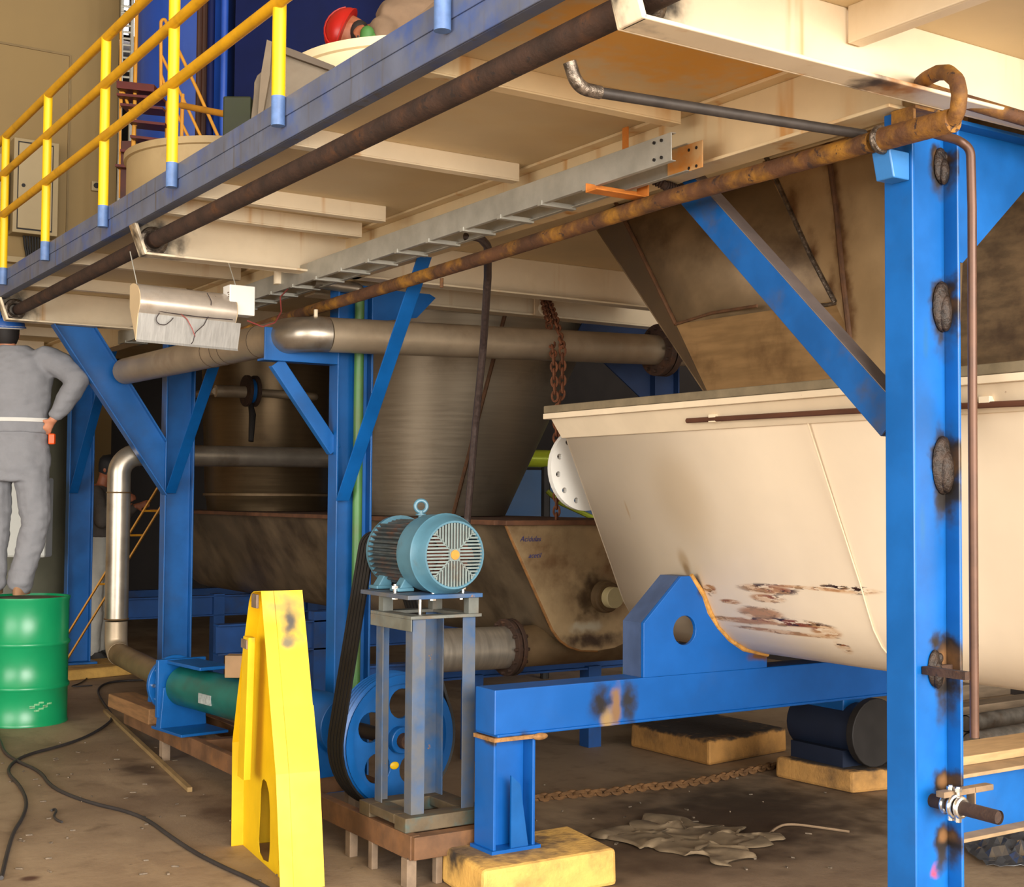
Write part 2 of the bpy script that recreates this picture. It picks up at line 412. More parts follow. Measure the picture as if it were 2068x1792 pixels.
# ------------------------------------------------------------------ railing
rl = thing('safety_railing', 'yellow three-bar pipe handrail along the blue edge of the platform', 'railing', (XF, 6, 3.11))
XR = 1.972; RY = [at(x, y, X=XR).y for x, y in ((6, 550), (91, 492), (208, 418), (347, 338), (562, 203), (894, 4))]+[2.3]
rY = .024
for y in RY:
    p = MB().tube([(XR, y, 3.112), (XR, y, 4.0)], .026, 14).build('post', mYellow, rl)
    MB().tube([(XR, y, 3.0), (XR, y, 3.112)], .0265, 14).build('post_foot', M('post_foot_blue', (88, 116, 164), .5, var=.15, vscale=20), p)
    lab(bpy.data.objects[p.children[0].name], 'faded blue base of the rail post')
Y0, Y1 = 10.6, 1.0
MB().tube([(XR, Y0, 4.0), (XR, Y1, 4.0)], .025, 14).build('top_rail', mRail, rl)
MB().tube([(XR-.01, Y0, 3.745), (XR-.01, Y1, 3.745)], rY, 14).build('middle_rail', mRail, rl)
MB().tube([(XR-.01, Y0, 3.468), (XR-.01, Y1, 3.468)], rY, 14).build('lower_rail', mRail, rl)

# ------------------------------------------------------------------ columns
def scorch(x, y, z, rx=.06, rz=.11): return [((x, y, z-.03), (rx*.8, .12, rz*1.5), (44, 40, 40), .7), ((x, y, z), (rx, .12, rz), (34, 28, 24), .45), ((x, y, z+.01), (rx*.6, .12, rz*.6), (112, 78, 46), .8)]
sp = []
for (px, py, rz) in ((1905, 335, .07), (1910, 625, .12), (1912, 950, .13), (1925, 1340, .13), (1925, 1580, .06), (1925, 1690, .06)):
    p = at(px, py, Y=2.765); sp += scorch(3.385, 2.765, p.z, .062, rz)
for (px, py, r) in ((1868, 690, .05), (1862, 1060, .05)):
    p = at(px, py, Y=2.765); sp.append(((p.x, 2.765, p.z), (.02, .06, .09), (24, 92, 150), .9))
p = at(1914, 1764, Y=2.72); sp.append((tuple(p), (.05, .06, .045), (176, 60, 60), .5))
mPost = M('column_blue_scorched', (4, 88, 160), .38, var=.14, vscale=4, dirt=((26, 76, 128), .10, 2.4), chips=((120, 104, 84), .0, 24), spots=sp)
def brace(parent, p0, p1, upv, h=.11, b=.055, mat=None, kind='channel', side=1):
    mb = MB()
    if kind == 'channel': mb.channel(p0, p1, upv, h, b, .007, side)
    elif kind == 'h': mb.hbeam(p0, p1, upv, h, b, .008, .006)
    else: mb.angle(p0, p1, upv, h, h, .008, side, 1)
    return mb.build('diagonal_brace', mat or mBlue, parent, smooth=False, bevel=.003)
def column(y, label, z0=0, mat=None):
    c = thing('steel_column', label, 'column', (3.31, y+.055, z0))
    MB().hbeam((3.31, y+.055, z0+.02), (3.31, y+.055, ZB-.004), (1, 0, 0), .22, .11, .012, .008).build('shaft', mat or mBlue, c, smooth=False, bevel=.003)
    MB().box((3.31-.16, y+.055-.1, z0), (3.31+.16, y+.055+.1, z0+.02)).build('base_plate', mBlue, c, smooth=False, bevel=.003)
    return c
YC = [2.71, 6.70, 9.58, 12.2]
c1 = column(YC[0], 'nearest blue steel column, scorched and welded, at the right of the photo', mat=mPost)
brace(c1, (3.28, 2.87, 1.846), (3.28, 3.88, 2.80), (0, -.7, .7), .115, .07, M('brace_blue_worn', (8, 80, 146), .4, var=.16, vscale=5, dirt=((70, 70, 74), .14, 6)), 'channel', 1)
gp = [(3.42, 2.765, 2.795), (4.05, 2.765, 2.795), (3.95, 2.765, 2.75), (3.50, 2.765, 2.36), (3.42, 2.765, 2.36)]
bp0, bp1, bu = V((3.28, 2.87, 1.846)), V((3.28, 3.88, 2.80)), V((0, -1.02, 1.08)).normalized()
lab(MB().prism([bp0+bu*.058, bp1+bu*.058, bp1+bu*.058+V((.07, 0, 0)), bp0+bu*.058+V((.07, 0, 0))], bu*.003).build('brace_flange', M('flange_dust_grey', (112, 100, 96), .7, var=.15, vscale=7), c1, smooth=False), 'grey dusty top flange of the brace')
MB().prism(gp, (0, .012, 0)).build('gusset_plate', mBlue, c1, smooth=False)
MB().box((3.42, 2.71, 2.783), (4.05, 2.82, 2.795)).build('seat_plate', mBlue, c1, smooth=False)
# strap over the flange and the small light-blue bracket below the pipe
pa = at(1790, 180, X=3.19); pb = at(1840, 245, X=3.19)
MB().box((3.187, pb.y-.012, pb.z-.02), (3.198, pa.y-.02, ZB-.01)).box((3.187, pb.y-.02, ZB-.012), (3.30, pa.y-.02, ZB-.002)).build('strap', mRustY, c1, smooth=False, bevel=.002)
pa = at(1775, 330, X=3.13); pb = at(1826, 368, X=3.13)
MB().hexa([(3.13, 2.72, 2.575), (3.20, 2.72, 2.575), (3.20, 2.79, 2.575), (3.13, 2.79, 2.575), (3.11, 2.72, 2.66), (3.20, 2.72, 2.66), (3.20, 2.79, 2.66), (3.11, 2.79, 2.66)]).build('pipe_bracket', M('bracket_light_blue', (52, 116, 178), .4, var=.1), c1, smooth=False, bevel=.004)
for (px, py, s) in ((1905, 335, .05), (1908, 620, .07), (1910, 940, .08), (1893, 1350, .05)):
    p = at(px, py, Y=2.755)
    mb = MB().sphere((p.x-.008, 2.757, p.z), s*1.15, sx=.55, sy=.2, sz=1.0).sphere((p.x-.004, 2.75, p.z-.02), s*.7, sx=.6, sy=.42, sz=1.2).sphere((p.x+.012, 2.755, p.z+.03), s*.4, sx=.7, sy=.4, sz=.8)
    lab(mb.build('weld_scar', M('burnt_weld', (46, 33, 24), .55, .3, var=.6, vscale=40, bump=.8), c1), 'burnt stub of a cut weld')
c2 = column(YC[1], 'blue steel column with pipe cradle, behind the teal motor')
brace(c2, (3.27, 6.68, 1.58), (3.27, 5.78, 2.80), (0, .7, .7), .08, .06, None, 'angle', 1)
brace(c2, (3.215, 6.74, 1.86), (2.86, 6.74, 2.33), (.47, 0, .355), .08, .05, None, 'channel', 1)
a0 = at(535, 660, Y=6.70); a1 = at(660, 735, Y=6.70)
cr = [(a0.x, 6.70, a1.z), (3.20, 6.70, a1.z), (3.20, 6.70, 2.43), (3.0, 6.70, 2.43)]
for k in range(7):
    a = -PI/2-k*PI/2/6; cr.append((2.96+.11*math.cos(a)-.0, 6.70, 2.53+.11*math.sin(a)))
cr += [(a0.x+.08, 6.70, a0.z), (a0.x, 6.70, a0.z)]
MB().prism(cr, (0, .012, 0)).box((a0.x, 6.712, a1.z), (3.20, 6.80, a1.z+.012)).build('pipe_cradle', mBlue, c2, smooth=False, bevel=.002)
g_a, g_b, g_c = at(868, 575, Y=6.78), at(880, 602, Y=6.78), at(842, 642, Y=6.78)
gp = [(3.42, 6.78, 2.79), (g_a.x, 6.78, 2.79), tuple(g_b), tuple(g_c), (3.42, 6.78, g_c.z-.05)]
MB().prism(gp, (0, .012, 0)).build('gusset_plate', mBlue, c2, smooth=False)
c3 = column(YC[2], 'blue steel column with a wide brace towards the hanging lamp')
bq = [V((2.376, 9.59, 2.797)), V((2.672, 9.59, 2.797)), V((3.2, 9.59, 2.005)), V((3.2, 9.59, 1.606))]
bn = V((.82, 0, .57))*.010
mb = MB().prism(bq, (0, .008, 0))
for (p_, q_, s_g) in ((bq[0], bq[3], 1), (bq[1], bq[2], -1)):
    o_ = V((0, -.045, 0)); mb.prism([p_+o_, q_+o_, q_+o_+bn*s_g, p_+o_+bn*s_g], (0, .098, 0))
mb.build('diagonal_brace', mBlue, c3, smooth=False, bevel=.002)
brace(c3, (3.28, 9.57, 1.62), (3.28, 8.42, 2.80), (0, .7, .7), .08, .06, None, 'angle', 1)
c4 = column(YC[3], 'farthest blue steel column, on the low yellow plinth', .09)
brace(c4, (3.28, 12.2, 1.62), (3.28, 11.1, 2.80), (0, .7, .7), .08, .06, None, 'angle', 1)
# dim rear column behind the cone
mDimC = M('column_blue_shaded', (8, 38, 78), .5, var=.2)  # column blue darkened to stand in for the shade at the back
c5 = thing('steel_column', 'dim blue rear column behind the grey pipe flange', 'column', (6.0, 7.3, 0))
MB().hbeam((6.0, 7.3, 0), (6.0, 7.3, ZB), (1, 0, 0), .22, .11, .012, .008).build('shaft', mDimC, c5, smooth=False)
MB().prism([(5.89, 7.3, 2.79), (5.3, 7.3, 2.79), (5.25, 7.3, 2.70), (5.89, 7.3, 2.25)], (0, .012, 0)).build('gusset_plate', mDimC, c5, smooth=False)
# plinth under the far column
tag(MB().hexa([(2.95, 11.75, 0), (3.75, 11.95, 0), (3.7, 12.6, 0), (2.95, 12.5, 0), (2.97, 11.78, .088), (3.72, 11.97, .088), (3.68, 12.58, .088), (2.97, 12.48, .088)]).build('concrete_plinth', mConc, smooth=False, bevel=.015),
    'low yellow concrete plinth under the farthest blue column', 'plinth')

# ------------------------------------------------------------------ pipes under the deck
ru = thing('rusty_pipe', 'dark rusty pipe running through the cream channels under the platform edge', 'pipe', (2.12, 6, 2.885))
MB().tube([(2.125, -1.0, 2.885), (2.125, 2.62, 2.885), (2.12, 6.6, 2.885), (2.15, 9.6, 2.885), (2.15, 10.4, 2.885)], .040, 16).build('pipe_run', mRust, ru)

rp = thing('rusty_pipe', 'orange rusty pipe ending in a return bend at the near blue column', 'pipe', (3.1, 6, 2.65))
A0 = V((3.095, 2.77, 2.688))
run = [(3.05, 11.5, 2.545), (3.05, 8.6, 2.59), (3.095, 6.9, 2.64), (3.11, 5.0, 2.672), (3.11, 3.75, 2.70), tuple(A0)]
MB().tube(run, .031, 16).build('pipe_run', mRustY, rp)
H1 = at(1925, 243, X=3.085)
MB().tube([A0+V((0, -.03, 0)), H1], .035, 18).build('header_sleeve', mRustY, rp)
MB().torus(A0+V((0, -.03, 0)), (0, 1, 0), .033, .012, 18, 8).build('weld_bead', mWeld, rp)
q = H1
loop = fillet([q+V((0, .045, 0)), q+V((.01, .012, .02)), q+V((.045, -.012, .12)), q+V((.07, -.01, .30)), q+V((.03, .10, .30)), q+V((.01, .20, .235)), q+V((.08, .215, .19))], .05, 6)
loop2 = [H1]+[at(x, y, X=X_) for x, y, X_ in ((1934, 225, 3.07), (1938, 190, 3.06), (1932, 162, 3.07), (1914, 146, 3.08), (1894, 147, 3.10), (1872, 158, 3.13), (1860, 168, 3.17), (1866, 180, 3.22), (1900, 191, 3.28), (1990, 217, 3.42), (2068, 240, 3.56), (2200, 280, 3.84))]
MB().tube(fillet(loop2, .03, 4), .0225, 14).build('return_bend', mRustY, rp)
d0 = at(1885, 270, X=3.09); pts = [d0]+[at(x, y, D=3.96) for x, y in ((1935, 283), (1960, 300), (1963, 420), (1964, 800), (1968, 1490))]
MB().tube(fillet(pts, .05, 5), .0135, 12).build('drop_pipe', M('drop_pipe_brown', (84, 58, 44), .45, .4, var=.2, vscale=10), rp)
e0 = at(1955, 1365, D=3.96); MB().box((3.42, 2.74, e0.z-.012), (e0.x+.0, 2.757, e0.z+.012)).box((e0.x-.02, e0.y-.005, e0.z-.012), (e0.x+.005, 2.757, e0.z+.012)).build('pipe_clip', mRust, rp, smooth=False)
v = at(892, 562, X=3.11); MB().cyl(v, v-V((0, 0, .045)), .009, 8).build('drain_nipple', mRustY, rp)

vp = thing('vent_pipe', 'short dark pipe with a welded elbow turned up under the deck', 'pipe', (2.2, 2.9, 2.7))
e1 = at(1745, 272, X=3.12); k0 = V((2.115, 2.90, at(1190, 184, Y=2.90).z)); k0 = at(1178, 180, Y=2.90); k1 = at(1153, 133, Y=2.90)
pts = fillet([e1, at(1200, 185, Y=2.90), k0+V((-.012, 0, .0)), k1], .07, 7)
MB().tube([e1, at(1205, 186, Y=2.90)], .0155, 14).build('pipe_run', mScale, vp)
MB().tube(fillet([at(1212, 187, Y=2.90), at(1166, 177, Y=2.90), at(1150, 125, Y=2.90)], .06, 8), .0185, 14).build('elbow', mWeld, vp)

# big grey process pipe with elbow resting in the cradle
pp = thing('process_pipe', 'large dull grey pipe with an elbow on the blue cradle', 'pipe', (2.85, 6.56, 2.46))
YP = 6.56
pR = V((5.35, YP, 2.545)); pL = V((2.87, 9.50, 2.49))
path = fillet([pR, V((2.90, YP, 2.47)), pL], .17, 10)
i0 = 1; e_a, e_b = path[1], path[-2]
MB().tube([pR, e_a], .095, 24).build('pipe_run', mDull, pp)
MB().tube(path[1:-1], .0965, 24).build('elbow', mPipeS, pp)
MB().tube([e_b, pL], .093, 24).build('branch_run', mDull, pp)
for yy in (7.05, 7.5, 7.62, 7.78):
    MB().torus((e_b.x+(pL.x-e_b.x)*(yy-e_b.y)/(pL.y-e_b.y), yy, e_b.z+(pL.z-e_b.z)*(yy-e_b.y)/(pL.y-e_b.y)), (0, 1, 0), .0925, .0035, 24, 6).build('weld_bead', M('dark_weld_line', (84, 70, 56), .6, .4), pp)
fl = MB().cyl(pR+V((-.01, 0, 0)), pR+V((.03, 0, .0)), .165, 32).cyl(pR+V((.04, 0, 0)), pR+V((.08, 0, .0)), .165, 32)
for k in range(12):
    a = 2*PI*k/12; c = pR+V((.035, .135*math.cos(a), .135*math.sin(a))); fl.cyl(c-V((.07, 0, 0)), c+V((.07, 0, 0)), .011, 8)
fl.build('flange', mRust, pp, bevel=.003)
q_ = at(619, 628, Y=6.60)
MB().cyl((3.0, YP, 2.56), (3.0, YP, 2.605), .011, 10).build('nipple', mCream, pp)
MB().tube([pR+V((.08, 0, 0)), pR+V((.9, 0, .03))], .095, 20).build('pipe_stub', mDull, pp)

# upright bright pipe
sp_ = thing('process_pipe', 'polished upright steel pipe with elbows beside the second person', 'pipe', (2.9, 9.75, 0))
yv = 9.78; xv = at(238, 1100, Y=yv).x; zb = at(240, 1322, Y=yv).z; zt = at(240, 918, Y=yv).z
S1 = MB().tube([(xv, yv, at(238, 1250, Y=yv).z), (xv, yv, at(238, 995, Y=yv).z)], .084, 24).build('riser', mPipeS, sp_)
q = fillet([(xv, yv, at(238, 1000, Y=yv).z), (xv, yv, zt), (xv+.5, yv, zt)], .2, 10)
MB().tube(q[:-1], .083, 24).build('elbow', mPipeS, sp_)
MB().tube([q[-2], (5.0, yv+.1, zt+.02)], .08, 20).build('upper_run', mPipeS, sp_)
MB().torus((xv, yv, at(238, 995, Y=yv).z), (0, 0, 1), .084, .006, 24, 6).build('weld_bead', mPlate, sp_)
MB().torus((xv, yv, at(238, 1250, Y=yv).z), (0, 0, 1), .084, .006, 24, 6).build('weld_bead', mPlate, sp_)
E1 = V((2.80, 8.35, .455))
q = fillet([(xv, yv, at(238, 1255, Y=yv).z), (xv, yv, .46), E1], .14, 9)
MB().tube(q[:-1], .08, 24).build('elbow', mDull, sp_)
MB().tube([q[-2], E1], .078, 20).build('lower_run', mPlate, sp_)

gp_ = thing('water_pipe', 'green and rust coloured vertical pipe standing against the pipe-cradle column', 'pipe', (3.36, 6.69, 0))
T_ = M('green_pipe_paint', (70, 116, 62), .45, var=.15, vscale=4, dirt=((96, 78, 40), .16, 2), streaks=((120, 90, 46), .12, 10))
gX = at(723, 900, Y=6.69).x
MB().tube([(gX, 6.69, .02), (gX, 6.69, 2.72)], .027, 14).build('pipe_run', T_, gp_)
MB().tube(fillet([(gX, 6.69, 2.70), (gX, 6.69, 2.765), (gX-.28, 6.69, 2.775)], .06), .033, 14).build('elbow', mPipeS, gp_)

# ------------------------------------------------------------------ cable tray and hoses
ct = thing('cable_tray', 'galvanised cable ladder hung under the platform on orange brackets', 'cable tray', (2.95, 6, 2.75))
TX0, TX1 = 2.93, 3.09; ty0, ty1 = 3.52, 9.9
for x, s in ((TX0, 1), (TX1, -1)):
    MB().channel((x, ty0 if s == 1 else 3.60, 2.815), (x, ty1, 2.775), (0, 0, 1), .10, .022, .004, s).build('side_rail', mGalv, ct, smooth=False, bevel=.002)
y = ty0+.5; k = 0
while y < ty1:
    z = 2.80-(y-ty0)*.0063-.03
    MB().box((TX0-.004, y-.015, z-.012), (TX1+.004, y+.015, z+.008)).build('rung', mGalv, ct, smooth=False, bevel=.002); y += .3
mSplice = M('splice_plate', (196, 160, 112), .6, var=.1, dirt=((206, 128, 36), .2, 9))
sp1 = MB().box((TX1-.012, 3.53, 2.765), (TX1-.006, 3.72, 2.862))
sp1.build('splice_plate', mSplice, ct, smooth=False, bevel=.002)
bh = MB()
for yy in (3.57, 3.61):
    for zz in (2.785, 2.845): bh.cyl((TX0-.006, yy, zz), (TX0-.001, yy, zz), .006, 8)
for yy in (3.56, 3.60):
    for zz in (2.775, 2.84): bh.cyl((TX1-.014, yy, zz), (TX1-.011, yy, zz), .006, 8)
lab(bh.build('bolt_hole', mDark, ct), 'dark bolt holes at the tray end')
mOr = M('orange_primer', (204, 122, 46), .6, var=.15, vscale=12, dirt=((150, 78, 24), .12, 10))
h0 = at(1182, 376, X=2.89); h1 = at(1262, 260, X=3.105)
MB().box((3.105, h1.y-.016, 2.80), (3.111, h1.y+.016, ZD-.01)).build('hanger_strip', mOr, ct, smooth=False)
MB().angle((2.89, h0.y+.0, 2.732), (3.13, h0.y, 2.732), (0, 0, 1), .07, .035, .006).box((3.13, h0.y-.07, 2.732), (3.137, h0.y, 2.80)).build('tray_bracket', mOr, ct, smooth=False, bevel=.002)
MB().angle((2.88, 9.3, 2.70), (3.14, 9.3, 2.70), (0, 0, 1), .07, .035, .006).build('tray_bracket', mOr, ct, smooth=False, bevel=.002)

hs = [at(940, 478, X=3.09), at(968, 478, X=3.12), at(985, 497, X=3.2), at(985, 560, X=3.35), at(976, 700, X=3.55), at(960, 860, X=3.65), at(944, 1046, X=3.72), at(940, 1090, X=3.72)]
tag(MB().tube(fillet(hs, .1, 5), .019, 10).build('corrugated_hose', M('hose_dark_brown', (58, 46, 42), .45, var=.3, vscale=60)), 'dark corrugated hose dropping from the cable ladder behind the motor', 'hose')
hs = [at(1318, 362, X=3.16), at(1345, 375, X=3.2), at(1368, 384, X=3.26), at(1392, 376, X=3.32)]
hp = MB().tube(hs, .016, 10)
for i in range(16):
    t = i/15*(len(hs)-1); j = min(int(t), len(hs)-2); p = hs[j].lerp(hs[j+1], t-j); hp.torus(p, hs[j+1]-hs[j], .017, .004, 12, 5)
tag(hp.build('corrugated_hose', mRust), 'short brown corrugated conduit by the top of the near brace', 'hose')

# hoist chains
def chain(name, label, pts, link=.045, r=.006, mat=None, cat='chain'):
    mb = MB(); pts = [V(p) for p in pts]; i = 0; total = sum((pts[k+1]-pts[k]).length for k in range(len(pts)-1)); d = 0; n = 0
    while d < total:
        q = d; k = 0
        while k < len(pts)-2 and q > (pts[k+1]-pts[k]).length: q -= (pts[k+1]-pts[k]).length; k += 1
        t = (pts[k+1]-pts[k]).normalized(); p = pts[k]+t*q
        u = t.orthogonal().normalized(); w = t.cross(u)
        s, h = (u, w) if n % 2 else (w, u)
        ring = []
        L = link*.62; W = link*.36
        loop = [p+t*(L*math.cos(a))+s*(W*math.sin(a)) for a in [2*PI*j/10 for j in range(10)]]
        mb.tube(loop+[loop[0]], r, 6, caps=False)
        d += link*.86; n += 1
    return tag(mb.build(name, mat or M('chain_rust', (112, 66, 40), .8, .2, var=.3, vscale=30)), label, cat)
ca, cb_, cc_, cd = at(1090, 578, Y=7.1), at(1120, 690, Y=6.42), at(1126, 800, Y=6.45), at(1124, 1042, Y=6.5)
chain('hoist_chain', 'rusty hoist chain hanging from the lug over the grey pipe, left strand', [ca, at(1108, 650, Y=6.6), at(1118, 720, Y=6.40), at(1121, 810, Y=6.42)], .05, .0075)
chain('hoist_chain', 'longer rusty hoist chain strand reaching down past the round flange', [at(1097, 578, Y=7.1), at(1122, 645, Y=6.6), at(1136, 700, Y=6.40), at(1136, 790, Y=6.42), at(1124, 830, Y=6.45), at(1124, 1050, Y=6.45)], .05, .0075)
def atp(px, py, p0, n):
    d = fw + rt*((px-CX)/FPX) - up*((py-CY)/FPX); p0 = V(p0); n = V(n)
    return CAM + d*((p0-CAM).dot(n)/d.dot(n))
def plate(name, outer, holes, d, mat, parent=None, bevel=0, **k):
    """flat plate with holes: 3-D outline loops, thickness vector d"""
    b = bmesh.new(); es = []
    for lp in [outer]+holes:
        vs = [b.verts.new(p) for p in lp]
        es += [b.edges.new((vs[i], vs[(i+1) % len(vs)])) for i in range(len(vs))]
    r = bmesh.ops.triangle_fill(b, use_beauty=True, use_dissolve=False, edges=es)
    fs = [f for f in b.faces]
    e = bmesh.ops.extrude_face_region(b, geom=fs)
    bmesh.ops.translate(b, vec=V(d), verts=[v for v in e['geom'] if isinstance(v, bmesh.types.BMVert)])
    bmesh.ops.recalc_face_normals(b, faces=b.faces)
    mb = MB(); b.verts.index_update(); mb.v = [v.co.copy() for v in b.verts]; mb.f = [tuple(v.index for v in f.verts) for f in b.faces]; b.free()
    return mb.build(name, mat, parent, smooth=False, bevel=bevel, **k)
def circ(c, u, w, r, n=20, a0=0, a1=2*PI, end=False):
    c, u, w = V(c), V(u), V(w)
    return [c+u*(r*math.cos(a0+(a1-a0)*i/n))+w*(r*math.sin(a0+(a1-a0)*i/n)) for i in range(n+(1 if end else 0))]

# ------------------------------------------------------------------ cream trough
def trough_mat():
    T = NT('trough_cream_scratched'); c = lin((232, 213, 186))
    n1 = T.noise(2, 4); cc = T.mix(T.ramp(n1, .3, .7), tuple(v*.96 for v in c), tuple(min(1, v*1.03) for v in c))
    def region(p, rad, a, b, nsc, st, col, k=1.0, offs=0):
        nonlocal cc
        v = T.vmath('DIVIDE', T.vmath('SUBTRACT', T.pos, tuple(p)), rad)
        f = T.ramp(T.vmath('LENGTH', v), 1.0, .55)
        n = T.ramp(T.noise(nsc, 5, st, rough=.65, offs=offs), a, b)
        f = T.math('MULTIPLY', T.math('MULTIPLY', f, n), k); cc = T.mix(f, cc, lin(col))
    def pt(px, py, x): return at(px, py, X=x)
    st = (1, .35, 1.6)
    for (px, py, x, ry, rz, a) in ((1560, 1190, 4.08, .20, .022, .44), (1560, 1208, 4.1, .12, .02, .46), (1545, 1238, 4.13, .16, .028, .42), (1570, 1256, 4.16, .26, .014, .46),
                                   (1500, 1253, 4.15, .2, .014, .46), (1720, 1190, 4.08, .2, .018, .49), (1640, 1258, 4.2, .22, .018, .46), (1440, 1190, 4.08, .05, .03, .55), (1600, 1275, 4.22, .34, .010, .46), (1690, 1275, 4.2, .10, .03, .5), (1740, 1305, 4.3, .05, .03, .5), (1480, 1215, 4.1, .08, .012, .5), (1650, 1188, 4.08, .3, .008, .47)):
        p = pt(px, py, x); region(p, (.5, ry, rz), a, a+.05, 16, st, (128, 66, 38)); region(p, (.5, ry*1.1, rz*1.3), a+.07, a+.1, 26, st, (48, 26, 18), offs=3)
        region(p, (.5, ry*1.1, rz*1.2), a-.08, a+.02, 10, st, (204, 160, 112), .6, offs=6)
    for (px, py, x, ry, rz, col) in ((1382, 1135, 4.01, .05, .08, (190, 156, 108)), (1385, 1152, 4.02, .03, .05, (150, 112, 66)), (1282, 1030, 3.95, .010, .06, (206, 170, 120)), (1400, 1000, 3.95, .25, .3, (214, 190, 156))):
        p = pt(px, py, x); v = T.vmath('DIVIDE', T.vmath('SUBTRACT', T.pos, tuple(p)), (.5, ry, rz)); cc = T.mix(T.math('MULTIPLY', T.ramp(T.vmath('LENGTH', v), 1, .3), .6), cc, lin(col))
    T.l(cc, T.b.inputs['Base Color']); T.b.inputs['Roughness'].default_value = .42
    return T.m
mTr = trough_mat()
TC = 4.65
half = [(3.70, 2.03), (3.715, 1.98), (4.03, 1.27), (4.075, 1.165), (4.11, 1.09), (4.16, 1.02), (4.23, .96), (4.32, .912), (4.42, .884), (4.54, .868), (4.65, .862)]
prof = half+[(2*TC-x, z) for x, z in half[-2::-1]]
tr = thing('mixer_trough', 'big cream painted U-shaped trough with rust scratches, on the blue frame', 'trough', (TC, 3, .86))
Ya, Yb = 5.30, 1.5
MB().loft([[V((x, y, z)) for x, z in prof] for y in (Ya, 4.0, 2.7, Yb)], cap=False, closed=False).build('shell', mTr, tr, solid=.008, angle=25, fix=True)
MB().prism([(x, Ya-.008, z) for x, z in prof], (0, .008, 0)).build('end_plate', mTr, tr, smooth=False)
mRim = M('trough_rim_cream', (222, 202, 172), .45, var=.04, chips=((120, 80, 50), .03, 22))
MB().hexa([(3.672, Yb, 1.985), (3.735, Yb, 1.895), (3.755, Yb, 1.895), (3.70, Yb, 1.985), (3.672, Ya+.01, 1.985), (3.735, Ya+.01, 1.895), (3.755, Ya+.01, 1.895), (3.70, Ya+.01, 1.985)]
    ).box((3.645, Yb, 1.985), (3.74, Ya+.04, 2.012)).build('rim_flange', mRim, tr, smooth=False, bevel=.003)
MB().box((3.655, Yb, 2.014), (3.80, Ya+.05, 2.05)).box((3.66, Ya-.02, 2.014), (5.6, Ya+.05, 2.045)).build('cover_flange', M('cover_flange_dirty', (120, 106, 82), .6, var=.2, vscale=8), tr, smooth=False, bevel=.004)
rod = [at(1388, 850, X=3.69), at(1711, 831, X=3.69), (3.69, Yb+.2, 1.90)]
rb = MB().tube(rod, .011, 10)
rb.build('side_rod', M('rod_rust', (84, 48, 30), .6, var=.2), tr)
for px in (1440, 1990):
    p = at(px, 846 if px < 1500 else 812, X=3.69); MB().box((p.x-.008, p.y-.02, p.z-.014), (3.77, p.y+.02, p.z+.018)).build('rod_clip', mCream, tr, smooth=False)

sm = MB(); ysm = at(1640, 870, X=3.76).y
sm.tube([V((x-.004, ysm+.015*i/6, z)) for i, (x, z) in enumerate([(3.74, 1.9)]+half[2:9])], .0032, 6)
sm.build('weld_seam', mRim, tr)
# round flange beyond the far end
fc = V((4.02, 5.50, 1.755))
outer = circ(fc, (1, 0, 0), (0, 0, 1), .215, 40)
holes = [circ(fc+V((.172*math.cos(a), 0, .172*math.sin(a))), (1, 0, 0), (0, 0, 1), .015, 10) for a in [2*PI*(k+.35)/12 for k in range(12)]]
tf = plate('shaft_flange', outer, holes, (0, .03, 0), mWhite, tr)
MB().cyl(fc+V((0, .03, 0)), fc+V((0, .14, 0)), .10, 24).build('outlet_stub', mDark, tr)

# ------------------------------------------------------------------ blue support frame under the trough
sf = thing('support_frame', 'blue welded frame with saddle plate carrying the cream trough', 'frame', (2.95, 4.65, .16))
hot = lambda p, r: [(tuple(p), r, (40, 32, 28), .7), (tuple(p), tuple(v*.55 for v in r), (140, 100, 56), .8)]
pb1 = at(1240, 1430, Y=4.64); pb2 = at(1020, 1497, Y=4.64); pb3 = at(975, 1497, Y=4.7); pb4 = at(1060, 1497, Y=4.64)
mFrame = M('frame_blue_burnt', (4, 84, 160), .38, var=.1, vscale=4, dirt=((30, 84, 150), .1, 3), chips=((150, 90, 70), -.01, 30),
    spots=[((pb1.x-.06, 4.65, pb1.z+.03), (.09, .15, .12), (36, 34, 36), .8), ((pb1.x+.09, 4.65, pb1.z+.02), (.06, .15, .14), (40, 40, 44), .8), ((pb1.x-.03, 4.65, pb1.z-.05), (.07, .15, .07), (150, 124, 84), .8), ((pb1.x+.02, 4.65, pb1.z), (.04, .15, .12), (128, 98, 70), .6)]+hot(pb2, (.17, .12, .022))+hot(pb3, (.05, .12, .03))+hot(pb4, (.06, .12, .05))+
    [((4.05, 4.65, 1.2), (.03, .2, .07), (50, 40, 34), .8), ((4.42, 4.65, .87), (.12, .2, .03), (96, 62, 30), .8)])
bx0, bx1 = 2.945, 5.6
mb = MB().box((bx0, 4.65, .632), (bx1, 4.80, .815)).box((bx0+.01, 4.642, .622), (bx1, 4.81, .634))
mb.build('cross_beam', mFrame, sf, smooth=False, bevel=.004)
lg = MB().hbeam((3.045, 4.725, .165), (3.045, 4.725, .622), (1, 0, 0), .205, .15, .014, .012)
lg.build('leg', mFrame, sf, smooth=False, bevel=.003)
MB().box((2.93, 4.64, .152), (3.17, 4.81, .166)).build('base_plate', mFrame, sf, smooth=False)
MB().prism([(3.03, 4.652, .166), (3.115, 4.652, .166), (3.075, 4.652, .42), (3.03, 4.652, .46)], (0, .01, 0)).build('leg_gusset', mBlue, sf, smooth=False)
MB().box((2.935, 4.635, .606), (3.175, 4.80, .622)).sphere((3.16, 4.635, .612), .03, sx=1.3, sy=.5, sz=.5).build('weld_bead', M('weld_rust_orange', (150, 108, 62), .7, .2, var=.3, vscale=30, bump=.5), sf)
dx = .012
